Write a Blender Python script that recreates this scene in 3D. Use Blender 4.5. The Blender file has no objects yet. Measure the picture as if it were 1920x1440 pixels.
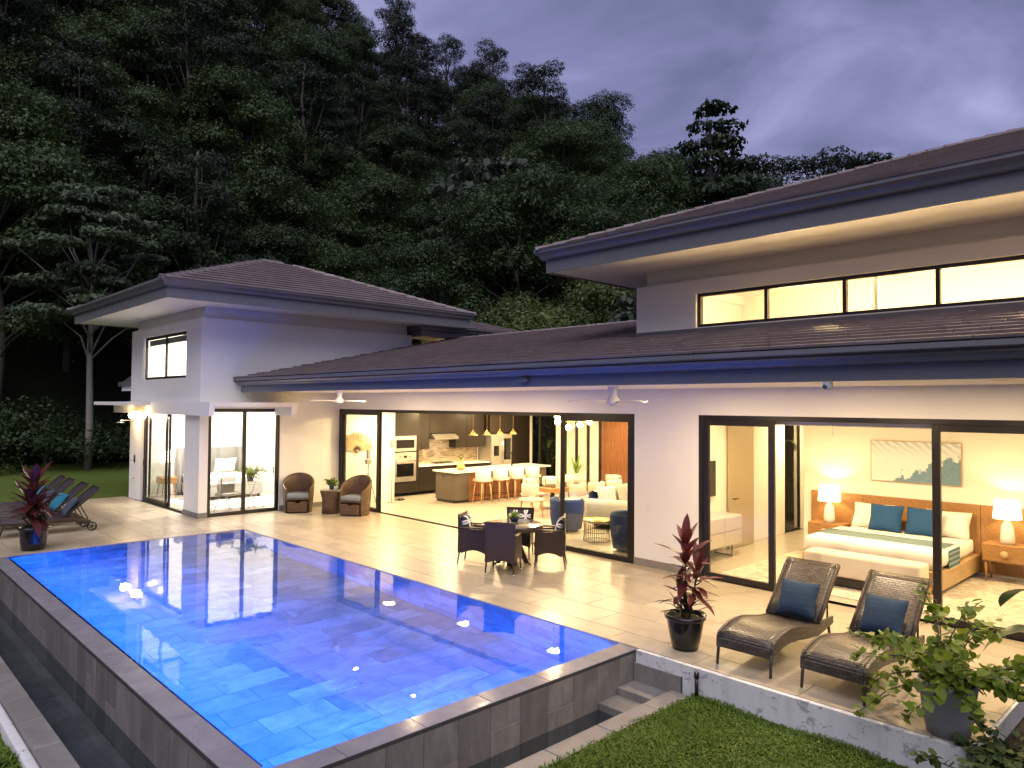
import bpy, bmesh, math, random
from mathutils import Vector, Matrix
R = math.radians
rnd = random.Random(7)
C = bpy.context.scene.collection
scene = bpy.context.scene

# ------------------------------------------------------------------ camera, world, sun, exposure
EYE = Vector((0, 0, 2.86))
YAW, PIT, ROL = R(46.245), R(1.679), R(.4327)
_r = Vector((math.cos(YAW), math.sin(YAW), 0)); _f = Vector((-math.sin(YAW), math.cos(YAW), 0)); _u = Vector((0, 0, 1))
FWD = _f*math.cos(PIT) + _u*math.sin(PIT); _u2 = _u*math.cos(PIT) - _f*math.sin(PIT)
RGT = _r*math.cos(ROL) + _u2*math.sin(ROL); UPV = _u2*math.cos(ROL) - _r*math.sin(ROL)
cam = bpy.data.cameras.new('camera'); camo = bpy.data.objects.new('camera', cam); C.objects.link(camo)
camo.matrix_world = Matrix(((RGT.x, UPV.x, -FWD.x, EYE.x), (RGT.y, UPV.y, -FWD.y, EYE.y), (RGT.z, UPV.z, -FWD.z, EYE.z), (0, 0, 0, 1)))
cam.sensor_width = 36; cam.lens = 25.56; cam.clip_start = .05; cam.clip_end = 2000
scene.camera = camo

world = bpy.data.worlds.new('World'); scene.world = world; world.use_nodes = True
def build_world():
    nt = world.node_tree; N = nt.nodes; L = nt.links; N.clear()
    out = N.new('ShaderNodeOutputWorld'); bg = N.new('ShaderNodeBackground')
    sky = N.new('ShaderNodeTexSky'); sky.sky_type = 'NISHITA'; sky.sun_disc = False
    sky.sun_elevation = R(2); sky.sun_rotation = R(150); sky.air_density = 1.5; sky.dust_density = 2
    tc = N.new('ShaderNodeTexCoord'); sep = N.new('ShaderNodeSeparateXYZ'); L.new(tc.outputs['Generated'], sep.inputs[0])
    mx = N.new('ShaderNodeMath'); mx.operation = 'MAXIMUM'; mx.inputs[1].default_value = .06; L.new(sep.outputs[2], mx.inputs[0])
    ad = N.new('ShaderNodeMath'); ad.operation = 'ADD'; ad.inputs[1].default_value = .12; L.new(mx.outputs[0], ad.inputs[0])
    dx = N.new('ShaderNodeMath'); dx.operation = 'DIVIDE'; L.new(sep.outputs[0], dx.inputs[0]); L.new(ad.outputs[0], dx.inputs[1])
    dy = N.new('ShaderNodeMath'); dy.operation = 'DIVIDE'; L.new(sep.outputs[1], dy.inputs[0]); L.new(ad.outputs[0], dy.inputs[1])
    cb = N.new('ShaderNodeCombineXYZ'); L.new(dx.outputs[0], cb.inputs[0]); L.new(dy.outputs[0], cb.inputs[1])
    n1 = N.new('ShaderNodeTexNoise'); n1.inputs['Scale'].default_value = 1.5; n1.inputs['Detail'].default_value = 8; n1.inputs['Roughness'].default_value = .5; n1.inputs['Distortion'].default_value = .7
    L.new(cb.outputs[0], n1.inputs['Vector'])
    cr = N.new('ShaderNodeValToRGB'); e = cr.color_ramp.elements
    e[0].position = .34; e[0].color = (.088, .100, .19, 1); e[1].position = .72; e[1].color = (.275, .28, .46, 1)
    m = e.new(.52); m.color = (.155, .162, .305, 1)
    L.new(n1.outputs['Fac'], cr.inputs[0])
    sc = N.new('ShaderNodeVectorMath'); sc.operation = 'SCALE'; sc.inputs['Scale'].default_value = .05; L.new(sky.outputs[0], sc.inputs[0])
    mix = N.new('ShaderNodeMix'); mix.data_type = 'RGBA'; mix.inputs[0].default_value = .93
    L.new(sc.outputs[0], mix.inputs[6]); L.new(cr.outputs[0], mix.inputs[7])
    L.new(mix.outputs[2], bg.inputs[0]); bg.inputs[1].default_value = 1.0; L.new(bg.outputs[0], out.inputs[0])
build_world()

sl = bpy.data.lights.new('sun', 'SUN'); sl.energy = 1.5; sl.angle = R(60); sl.color = (1, .945, .93)
so = bpy.data.objects.new('sun', sl); C.objects.link(so); so.location = (10, -20, 40)
so.rotation_euler = Vector((-.38, .42, -.82)).to_track_quat('-Z', 'Y').to_euler()

scene.view_settings.view_transform = 'Standard'; scene.view_settings.look = 'None'
scene.view_settings.exposure = .72; scene.view_settings.gamma = 1; scene.view_settings.use_curve_mapping = False
cy = scene.cycles
cy.use_denoising = True; cy.max_bounces = 8; cy.diffuse_bounces = 3; cy.glossy_bounces = 4; cy.transmission_bounces = 4
cy.transparent_max_bounces = 16; cy.caustics_reflective = False; cy.caustics_refractive = True; cy.sample_clamp_indirect = 4
cy.use_adaptive_sampling = True; cy.adaptive_threshold = .02

# ------------------------------------------------------------------ material helpers
class NT:
    def __init__(s, name):
        s.m = bpy.data.materials.new(name); s.m.use_nodes = True; s.t = s.m.node_tree; s.N = s.t.nodes; s.N.clear()
        s.out = s.n('ShaderNodeOutputMaterial')
    def n(s, ty, **k):
        o = s.N.new(ty)
        for a, b in k.items(): setattr(o, a, b)
        return o
    def l(s, a, b): s.t.links.new(a, b)
    def put(s, node, key, v):
        i = node.inputs[key]
        if isinstance(v, bpy.types.NodeSocket): s.l(v, i)
        else: i.default_value = v
    def math(s, op, a, b=0., c=None):
        o = s.n('ShaderNodeMath', operation=op); s.put(o, 0, a); s.put(o, 1, b)
        if c is not None: s.put(o, 2, c)
        return o.outputs[0]
    def mix(s, f, a, b, blend='MIX'):
        o = s.n('ShaderNodeMix', data_type='RGBA', blend_type=blend); s.put(o, 0, f)
        s.put(o, 6, a if isinstance(a, bpy.types.NodeSocket) else (*a, 1)[:4]); s.put(o, 7, b if isinstance(b, bpy.types.NodeSocket) else (*b, 1)[:4]); return o.outputs[2]
    def co(s, kind='Object', scale=(1, 1, 1), rot=(0, 0, 0)):
        t = s.n('ShaderNodeTexCoord'); mp = s.n('ShaderNodeMapping'); s.l(t.outputs[kind], mp.inputs[0]); mp.inputs['Scale'].default_value = scale; mp.inputs['Rotation'].default_value = rot; return mp.outputs[0]
    def pos(s, scale=(1, 1, 1)):
        g = s.n('ShaderNodeNewGeometry'); mp = s.n('ShaderNodeMapping'); s.l(g.outputs['Position'], mp.inputs[0]); mp.inputs['Scale'].default_value = scale; return mp.outputs[0]
    def noise(s, vec, scale, detail=4, rough=.55, dist=0):
        o = s.n('ShaderNodeTexNoise'); s.l(vec, o.inputs['Vector']); o.inputs['Scale'].default_value = scale; o.inputs['Detail'].default_value = detail
        o.inputs['Roughness'].default_value = rough; o.inputs['Distortion'].default_value = dist; return o.outputs['Fac']
    def ramp(s, f, *st):
        o = s.n('ShaderNodeValToRGB'); s.l(f, o.inputs[0]); e = o.color_ramp.elements
        while len(e) < len(st): e.new(.5)
        for i, (p, c) in enumerate(st): e[i].position = p; e[i].color = (*c, 1) if not isinstance(c, (int, float)) else (c, c, c, 1)
        return o.outputs[0]
    def rand(s): return s.n('ShaderNodeObjectInfo').outputs['Random']
    def bump(s, h, st=.3, d=.01):
        o = s.n('ShaderNodeBump'); s.l(h, o.inputs['Height']); o.inputs['Strength'].default_value = st; o.inputs['Distance'].default_value = d; return o.outputs[0]
    def pbsdf(s, col, rough=.5, metal=0., nrm=None, spec=None, **k):
        p = s.n('ShaderNodeBsdfPrincipled'); s.put(p, 'Base Color', col if isinstance(col, bpy.types.NodeSocket) else (*col, 1)); s.put(p, 'Roughness', rough); p.inputs['Metallic'].default_value = metal
        if spec is not None: p.inputs['Specular IOR Level'].default_value = spec
        if nrm: s.l(nrm, p.inputs['Normal'])
        for a, b in k.items(): s.put(p, a, b)
        return p.outputs[0]
    def fin(s, sh): s.l(sh, s.out.inputs[0]); return s.m

def plain(name, col, rough=.5, metal=0., var=.12, ns=6, bump=0., spec=None):
    t = NT(name); f = t.noise(t.co(), ns, 5)
    c = t.mix(f, tuple(x*(1-var) for x in col), tuple(min(1, x*(1+var)) for x in col))
    nr = t.bump(t.noise(t.co(), ns*12, 3), bump, .004) if bump else None
    return t.fin(t.pbsdf(c, t.math('ADD', t.math('MULTIPLY', f, .15), rough-.07), metal, nr, spec))
def emit(name, col, st):
    t = NT(name); e = t.n('ShaderNodeEmission'); e.inputs[0].default_value = (*col, 1); e.inputs[1].default_value = st; return t.fin(e.outputs[0])

M = {}
def stucco():
    t = NT('white_stucco'); p = t.pos(); f = t.noise(p, .8, 6, .6); g = t.noise(p, 45, 3); d = t.noise(t.pos((5, 5, .35)), 1.2, 5, .65)
    c = t.mix(f, (.77, .755, .725), (.85, .835, .805)); c = t.mix(t.ramp(d, (.6, 0.), (.9, .16)), c, (.5, .48, .45))
    w = t.noise(p, 5, 4, .6); return t.fin(t.pbsdf(c, .8, 0, t.bump(t.math('ADD', g, t.math('MULTIPLY', w, 4.)), .35, .004)))
M['stucco'] = stucco()
def stained():
    t = NT('stained_stucco'); p = t.pos(); a = t.noise(t.pos((1, 1, 1.6)), 5.5, 9, .7, .3); b = t.noise(t.pos((3, 3, .5)), 4, 5, .6)
    st = t.ramp(a, (.575, 0.), (.60, 1.)); dr = t.ramp(b, (.5, 0.), (.8, 1.))
    c = t.mix(t.math('MULTIPLY', st, .75), (.64, .63, .63), (.25, .26, .29)); c = t.mix(t.math('MULTIPLY', dr, .5), c, (.36, .34, .32))
    return t.fin(t.pbsdf(c, .85, 0, t.bump(a, .5, .01)))
M['stained'] = stained()
M['inner'] = plain('interior_paint', (.80, .77, .71), .7, var=.03, ns=2)
M['fascia'] = plain('grey_fascia_paint', (.17, .17, .178), .42, var=.1, ns=1.5)
M['gutter'] = plain('grey_gutter_metal', (.155, .155, .163), .3, var=.12, ns=2)
M['frame'] = plain('dark_bronze_aluminium', (.026, .022, .02), .35, .3, var=.2)
M['black'] = plain('black_plastic', (.012, .012, .013), .3, var=.2)
M['blackmetal'] = plain('black_powder_metal', (.015, .014, .014), .4, .6)
M['chrome'] = plain('brushed_metal', (.6, .6, .6), .25, 1, var=.05)
M['steel'] = plain('stainless_steel', (.62, .6, .56), .32, .85, var=.06)
M['white'] = plain('white_paint', (.78, .77, .75), .4, var=.03)
M['brass'] = plain('brass_metal', (.65, .45, .18), .3, .9)
def rooftile():
    t = NT('roof_tile_concrete'); r = t.rand(); g = t.n('ShaderNodeNewGeometry').outputs['Random Per Island']
    f = t.noise(t.pos(), 5, 6, .65); h = t.math('FRACT', t.math('ADD', r, g))
    c = t.mix(f, (.15, .118, .118), (.27, .212, .206)); c = t.mix(t.math('MULTIPLY', h, .45), c, (.11, .083, .08)); c = t.mix(t.ramp(t.noise(t.pos(), 1.1, 4), (.55, 0.), (.8, .5)), c, (.13, .09, .08))
    return t.fin(t.pbsdf(c, t.math('ADD', .20, t.math('MULTIPLY', f, .26)), 0, t.bump(t.noise(t.pos(), 40, 4), .35, .004)))
M['rooftile'] = rooftile()
def tile(name, a, b, rough, vein=.5, rv=.3, sc=(1, 1, 1)):
    t = NT(name); r = t.rand(); cb = t.n('ShaderNodeCombineXYZ'); t.l(t.math('MULTIPLY', r, 37.), cb.inputs[0]); t.l(t.math('MULTIPLY', r, 91.), cb.inputs[1])
    v = t.n('ShaderNodeVectorMath', operation='ADD'); t.l(t.pos(sc), v.inputs[0]); t.l(cb.outputs[0], v.inputs[1])
    f = t.noise(v.outputs[0], 1.6, 7, .6, 1.2); g = t.noise(v.outputs[0], 9, 5, .6)
    k = t.ramp(t.math('ADD', t.math('MULTIPLY', f, .75), t.math('MULTIPLY', g, .25)), (.33, 0.), (.66, 1.))
    c = t.mix(k, a, b); c = t.mix(t.math('MULTIPLY', r, rv), c, tuple(x*vein for x in a))
    return t.fin(t.pbsdf(c, t.math('ADD', rough, t.math('MULTIPLY', g, .14)), 0, t.bump(g, .06, .003)))
M['decktile'] = tile('deck_porcelain', (.33, .272, .195), (.49, .42, .315), .24, .75, .5, (.8, 1.6, 1))
M['pooltile'] = tile('pool_floor_stone', (.15, .16, .17), (.42, .43, .45), .4, .55, .55, (1.2, 1, 1))
M['walltile'] = tile('slate_wall_tile', (.15, .135, .125), (.29, .265, .245), .35, .6, .5, (2, 2, .7))
M['copetile'] = tile('coping_stone', (.2, .18, .165), (.3, .27, .245), .35, .7, .4)
M['copewet_glow'] = tile('wet_slate_coping_glow', (.21, .20, .24), (.31, .295, .34), .05, .8, .3)  # wet gloss; lavender-blue tint paints the glow of the pool light
M['grout'] = plain('grout', (.085, .078, .07), .8)
M['grout_gapshade'] = plain('dark_grout_gapshade', (.045, .042, .04), .8)  # pool joints; as roof underlay it paints shade beneath the tile lips
def infloor():
    t = NT('indoor_porcelain'); f = t.noise(t.pos((.8, 1.5, 1)), 1.4, 7, .6, 1.); b = t.n('ShaderNodeTexBrick'); t.l(t.pos(), b.inputs['Vector'])
    b.inputs['Scale'].default_value = 1; b.inputs['Brick Width'].default_value = 1.2; b.inputs['Row Height'].default_value = .6; b.inputs['Mortar Size'].default_value = .003; b.inputs['Mortar Smooth'].default_value = 0
    c = t.mix(f, (.38, .34, .28), (.52, .47, .40)); c = t.mix(b.outputs['Fac'], c, (.24, .21, .17)); return t.fin(t.pbsdf(c, .22))
M['infloor'] = infloor()
def schlick(t, f0, nrm=None, mul=1.):
    lw = t.n('ShaderNodeLayerWeight'); lw.inputs[0].default_value = .5
    if nrm: t.l(nrm, lw.inputs['Normal'])
    return t.math('ADD', f0, t.math('MULTIPLY', t.math('POWER', lw.outputs['Facing'], 5.), (1-f0)*mul))
def glass(name, f0=.05, tint=(.97, .98, .97)):
    t = NT(name); tr = t.n('ShaderNodeBsdfTransparent'); tr.inputs[0].default_value = (*tint, 1); gl = t.n('ShaderNodeBsdfGlossy'); gl.inputs['Roughness'].default_value = .004
    mx = t.n('ShaderNodeMixShader'); t.l(schlick(t, f0), mx.inputs[0]); t.l(tr.outputs[0], mx.inputs[1]); t.l(gl.outputs[0], mx.inputs[2]); return t.fin(mx.outputs[0])
M['glass'] = glass('window_glass', .035)
def water(name, tint, sc, st, f0=.03):
    t = NT(name); a = t.noise(t.pos((1, 2.2, 1)), sc, 3, .5, .3); b = t.noise(t.pos(), sc*4.5, 2, .5)
    nr = t.bump(t.math('ADD', a, t.math('MULTIPLY', b, .12)), st, .012)
    tr = t.n('ShaderNodeBsdfTransparent'); tr.inputs[0].default_value = (*tint, 1); gl = t.n('ShaderNodeBsdfGlossy'); gl.inputs['Roughness'].default_value = .0; t.l(nr, gl.inputs['Normal'])
    mx = t.n('ShaderNodeMixShader'); t.l(schlick(t, f0), mx.inputs[0]); t.l(tr.outputs[0], mx.inputs[1]); t.l(gl.outputs[0], mx.inputs[2]); return t.fin(mx.outputs[0])
def deep_water():
    t = NT('pool_water'); a = t.noise(t.pos((1, 2.2, 1)), 1.8, 3, .5, .3); b = t.noise(t.pos(), 8, 2, .5); nr = t.bump(t.math('ADD', a, t.math('MULTIPLY', b, .12)), .07, .012)
    rf = t.n('ShaderNodeBsdfRefraction'); rf.inputs['Color'].default_value = (.86, .96, 1, 1); rf.inputs['IOR'].default_value = 1.33; rf.inputs['Roughness'].default_value = 0; t.l(nr, rf.inputs['Normal'])
    gl = t.n('ShaderNodeBsdfGlossy'); gl.inputs['Roughness'].default_value = 0; t.l(nr, gl.inputs['Normal'])
    mx = t.n('ShaderNodeMixShader'); t.l(schlick(t, .025), mx.inputs[0]); t.l(rf.outputs[0], mx.inputs[1]); t.l(gl.outputs[0], mx.inputs[2]); return t.fin(mx.outputs[0])
M['water'] = deep_water()
M['trough_water'] = water('trough_water', (.55, .62, .68), 2.5, .10)
def wicker(name, a, b, su=.028, sv=.011):
    t = NT(name); br = t.n('ShaderNodeTexBrick'); tc = t.n('ShaderNodeTexCoord'); t.l(tc.outputs['UV'], br.inputs['Vector'])
    br.inputs['Scale'].default_value = 1; br.inputs['Brick Width'].default_value = su; br.inputs['Row Height'].default_value = sv; br.inputs['Mortar Size'].default_value = sv*.16; br.inputs['Mortar Smooth'].default_value = .6; br.offset = .5
    br.inputs['Color1'].default_value = (*a, 1); br.inputs['Color2'].default_value = (*b, 1); br.inputs['Mortar'].default_value = (a[0]*.12, a[1]*.12, a[2]*.12, 1)
    nr = t.bump(t.math('SUBTRACT', 1., br.outputs['Fac']), .9, .006)
    f = t.noise(t.co(), 7, 4); c = t.mix(t.math('MULTIPLY', f, .5), br.outputs['Color'], tuple(x*.45 for x in a))
    return t.fin(t.pbsdf(c, .36, 0, nr))
M['wicker_dark'] = wicker('dark_brown_wicker', (.06, .036, .028), (.095, .062, .047))
M['wicker_lounger'] = wicker('bronze_wicker', (.06, .046, .037), (.13, .10, .078), .075, .03)
M['wicker_tub'] = wicker('brown_wicker', (.11, .06, .034), (.20, .12, .07), .09, .034)
def fabric(name, col, var=.2, wx=1., streak=False):
    t = NT(name); p = t.co(scale=(1, 1, 9) if streak else (1, 1, 1)); f = t.noise(p, 6 if streak else 14, 5, .6)
    w = t.noise(t.co(), 260, 2); c = t.mix(f, tuple(x*(1-var) for x in col), tuple(min(1, x*(1+var)) for x in col))
    return t.fin(t.pbsdf(c, .9, 0, t.bump(w, .25, .002), spec=.2))
M['navy'] = fabric('navy_striped_fabric', (.028, .050, .085), .55, streak=True)
M['teal'] = fabric('teal_fabric', (.03, .17, .26), .25)
M['slate_fab'] = fabric('slate_grey_fabric', (.06, .075, .10), .3)
M['bluepillow'] = fabric('dusty_blue_fabric', (.022, .075, .19), .15)
M['greycush'] = fabric('grey_blue_cushion', (.20, .225, .25), .12)
M['linen'] = fabric('white_linen', (.80, .77, .72), .05)
M['cream'] = fabric('cream_upholstery', (.62, .56, .47), .07)
M['greyfab'] = fabric('light_grey_upholstery', (.42, .41, .39), .1)
M['midgrey'] = fabric('mid_grey_velvet', (.25, .25, .245), .15)
M['bluevelvet'] = fabric('blue_velvet', (.035, .055, .13), .25)
M['throw'] = None
def throwmat():
    t = NT('striped_throw'); tc = t.n('ShaderNodeTexCoord'); w = t.n('ShaderNodeTexWave'); t.l(tc.outputs['UV'], w.inputs['Vector']); w.inputs['Scale'].default_value = 4; w.bands_direction = 'Y'
    c = t.mix(t.ramp(w.outputs['Fac'], (.4, 0.), (.6, 1.)), (.05, .12, .16), (.24, .30, .30)); return t.fin(t.pbsdf(c, .9))
M['throw'] = throwmat()
def ringcush():
    t = NT('ring_pattern_fabric'); tc = t.n('ShaderNodeTexCoord'); mp = t.n('ShaderNodeMapping'); t.l(tc.outputs['UV'], mp.inputs[0]); mp.inputs['Scale'].default_value = (5, 5, 5)
    fr = t.n('ShaderNodeVectorMath', operation='FRACTION'); t.l(mp.outputs[0], fr.inputs[0]); best = None
    for cx, cz in ((0, 0), (1, 0), (0, 1), (1, 1)):
        d = t.n('ShaderNodeVectorMath', operation='DISTANCE'); t.l(fr.outputs[0], d.inputs[0]); d.inputs[1].default_value = (cx, cz, 0)
        a = t.math('ABSOLUTE', t.math('SUBTRACT', d.outputs['Value'], .62)); best = a if best is None else t.math('MINIMUM', best, a)
    k = t.math('LESS_THAN', best, .075); return t.fin(t.pbsdf(t.mix(k, (.012, .016, .035), (.72, .72, .74)), .9))
M['rings'] = ringcush()
def chevron():
    t = NT('chevron_fabric'); tc = t.n('ShaderNodeTexCoord'); w = t.n('ShaderNodeTexWave'); t.l(tc.outputs['UV'], w.inputs['Vector']); w.inputs['Scale'].default_value = 5; w.inputs['Distortion'].default_value = 3
    return t.fin(t.pbsdf(t.mix(t.ramp(w.outputs['Fac'], (.45, 0.), (.55, 1.)), (.75, .76, .78), (.25, .32, .42)), .9))
M['chevron'] = chevron()
def wood(name, a, b, sc=(14, 1.2, 14), rough=.4):
    t = NT(name); p = t.co(scale=sc); f = t.noise(p, 2.5, 6, .6, .8); return t.fin(t.pbsdf(t.mix(t.ramp(f, (.3, 0.), (.7, 1.)), a, b), rough, 0, t.bump(f, .1, .003)))
M['oak'] = wood('honey_oak', (.24, .115, .04), (.40, .22, .085))
M['oak_light'] = wood('light_oak', (.42, .27, .13), (.55, .38, .2))
M['walnut'] = wood('walnut_slat', (.20, .075, .03), (.34, .14, .06), (14, 14, 1.2))
M['cabinet'] = plain('dark_brown_cabinet', (.017, .012, .009), .35, var=.12, ns=2)
M['islandpanel'] = plain('taupe_panel', (.085, .066, .05), .4, var=.08, ns=2)
M['counter'] = plain('white_quartz', (.80, .78, .73), .2, var=.04)
M['darkglass'] = plain('black_oven_glass', (.008, .008, .009), .08, var=.1)
M['doorwood'] = plain('beige_door', (.42, .33, .21), .4, var=.05, ns=3)
M['dresser'] = plain('taupe_lacquer', (.50, .45, .40), .35, var=.03)
def backsplash():
    t = NT('mosaic_backsplash'); b = t.n('ShaderNodeTexBrick'); tc = t.n('ShaderNodeTexCoord'); t.l(tc.outputs['UV'], b.inputs['Vector']); b.inputs['Scale'].default_value = 1; b.inputs['Brick Width'].default_value = .15; b.inputs['Row Height'].default_value = .018; b.inputs['Mortar Size'].default_value = .001
    b.inputs['Color1'].default_value = (.20, .14, .09, 1); b.inputs['Color2'].default_value = (.55, .46, .34, 1); b.inputs['Mortar'].default_value = (.3, .25, .2, 1); return t.fin(t.pbsdf(b.outputs['Color'], .25))
M['splash'] = backsplash()
def rugmat(name, a, b, sc=5):
    t = NT(name); f = t.noise(t.co(), sc, 8, .75, 1.5); g = t.noise(t.co(), 60, 3); return t.fin(t.pbsdf(t.mix(t.ramp(f, (.42, 0.), (.6, 1.)), a, b), .95, 0, t.bump(g, .5, .006), spec=.1))
M['rug'] = rugmat('faded_rug', (.62, .56, .47), (.36, .31, .26))
def ruggeo():
    t = NT('line_rug'); v = t.n('ShaderNodeTexVoronoi', feature='DISTANCE_TO_EDGE'); t.l(t.co(), v.inputs['Vector']); v.inputs['Scale'].default_value = 2.2
    return t.fin(t.pbsdf(t.mix(t.math('LESS_THAN', v.outputs['Distance'], .05), (.66, .63, .6), (.14, .13, .13)), .95))
M['rug2'] = ruggeo()
def painting():
    t = NT('seascape_canvas'); tc = t.n('ShaderNodeTexCoord'); sp = t.n('ShaderNodeSeparateXYZ'); t.l(tc.outputs['UV'], sp.inputs[0])
    n = t.noise(t.co(scale=(1, 1, 1)), 5, 7, .65); edge = t.math('SUBTRACT', t.math('ADD', sp.outputs[1], t.math('MULTIPLY', n, .55)), t.math('MULTIPLY', sp.outputs[0], .42))
    sea = t.mix(t.noise(t.co(), 9, 6, .7, 1.5), (.05, .13, .22), (.24, .36, .46)); w = t.n('ShaderNodeTexWave'); mp = t.co(rot=(0, .9, 0)); t.l(mp, w.inputs['Vector']); w.inputs['Scale'].default_value = 3.2; w.inputs['Distortion'].default_value = 5; w.inputs['Detail'].default_value = 3
    sand = t.mix(t.math('MULTIPLY', w.outputs['Fac'], t.ramp(sp.outputs[1], (.3, 0.), (.62, .85))), (.70, .72, .72), (.08, .20, .32))
    return t.fin(t.pbsdf(t.mix(t.ramp(edge, (.185, 0.), (.2, 1.)), sea, sand), .7))
M['painting'] = painting()
def leafmat(name, a, b, tr=.25, rough=.5, vs=.35):
    t = NT(name); g = t.n('ShaderNodeNewGeometry').outputs['Random Per Island']; r = t.rand()
    f = t.math('ADD', t.math('MULTIPLY', g, .6), t.math('MULTIPLY', t.noise(t.pos(), vs, 3), .5)); c = t.mix(t.ramp(f, (.15, 0.), (.9, 1.)), a, b)
    c = t.mix(t.math('MULTIPLY', r, .5), c, tuple(x*.55 for x in a))
    p = t.pbsdf(c, rough, spec=.3); d = t.n('ShaderNodeBsdfTranslucent'); t.l(c, d.inputs[0]); mx = t.n('ShaderNodeMixShader'); mx.inputs[0].default_value = tr; t.l(p, mx.inputs[1]); t.l(d.outputs[0], mx.inputs[2]); return t.fin(mx.outputs[0])
M['leaf_a'] = leafmat('dark_green_leaves', (.015, .031, .011), (.052, .085, .028))
M['leaf_b'] = leafmat('mid_green_leaves', (.022, .044, .012), (.076, .118, .034))
M['leaf_c'] = leafmat('grey_green_leaves', (.04, .054, .038), (.10, .125, .09))
M['leaf_f'] = leafmat('pale_green_leaves', (.055, .085, .045), (.14, .185, .10))
M['leaf_d'] = leafmat('bright_green_leaves', (.05, .075, .018), (.13, .17, .05))
M['leaf_e'] = leafmat('blackish_leaves', (.010, .020, .010), (.034, .052, .024))
M['bark'] = plain('mottled_bark', (.10, .085, .07), .9, var=.5, ns=12, bump=.6)
M['palebark'] = plain('pale_bark', (.26, .235, .21), .9, var=.4, ns=14, bump=.5)
M['cordy'] = leafmat('burgundy_leaves', (.055, .012, .016), (.20, .045, .035), .2, .3, 3)
M['croton'] = leafmat('olive_mottled_leaves', (.03, .028, .014), (.13, .11, .03), .2, .35, 4)
M['heart'] = leafmat('fresh_heart_leaves', (.12, .19, .02), (.28, .36, .05), .42, .4, 2)
M['houseplant'] = leafmat('houseplant_leaves', (.10, .18, .03), (.28, .36, .08), .3, .4, 4)
M['bigleaf'] = leafmat('large_dark_leaf', (.02, .06, .025), (.05, .11, .04), .15, .3, 2)
M['soil'] = plain('potting_soil', (.035, .025, .018), .95, var=.5, ns=40, bump=1)
M['pot_black'] = plain('glossy_black_pot', (.010, .009, .010), .16, var=.3)
M['pot_grey'] = plain('grey_planter', (.23, .23, .235), .45, var=.1)
M['pot_teal'] = plain('teal_ceramic', (.015, .14, .19), .25)
M['pot_navy'] = plain('navy_ceramic', (.02, .03, .075), .25)
def lawnmat():
    t = NT('lawn_turf'); f = t.noise(t.pos(), 1.3, 6); g = t.noise(t.pos(), 30, 5, .7); c = t.mix(f, (.075, .115, .02), (.14, .19, .04)); c = t.mix(t.ramp(g, (.4, 0.), (.65, .5)), c, (.035, .055, .01))
    return t.fin(t.pbsdf(c, .9, 0, t.bump(g, .8, .04), spec=.1))
M['lawn'] = lawnmat()
M['grass'] = leafmat('grass_blades', (.08, .15, .013), (.22, .31, .045), .3, .5, 3)
def hillmat():
    t = NT('forest_floor'); f = t.noise(t.pos(), .5, 8, .7); return t.fin(t.pbsdf(t.mix(f, (.008, .011, .006), (.03, .036, .018)), 1, 0, t.bump(f, 1, .3), spec=.05))
M['hill'] = hillmat()
WARM = (1, .71, .35); WARM2 = (1, .68, .32); COOL = (1, .90, .76); POOLB = (.002, .108, 1.)
M['bulb'] = emit('lit_bulb', (1, .80, .5), 26); M['bulb_cool'] = emit('lit_lamp_white', (1, .95, .88), 14)
M['disc'] = emit('lit_downlight', (1, .84, .6), 6); M['poollamp'] = emit('lit_pool_lamp', (.1, .3, 1), 2.5)
def shade(name, col, st):
    t = NT(name); e = t.n('ShaderNodeEmission'); e.inputs[0].default_value = (*col, 1); e.inputs[1].default_value = st
    d = t.n('ShaderNodeBsdfTranslucent'); d.inputs[0].default_value = (.9, .82, .68, 1); a = t.n('ShaderNodeAddShader'); t.l(e.outputs[0], a.inputs[0]); t.l(d.outputs[0], a.inputs[1]); return t.fin(a.outputs[0])
M['shade'] = shade('lit_lampshade', (1, .72, .36), .75); M['shade_cool'] = shade('lit_white_lampshade', (1, .96, .9), 1.6)

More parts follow.
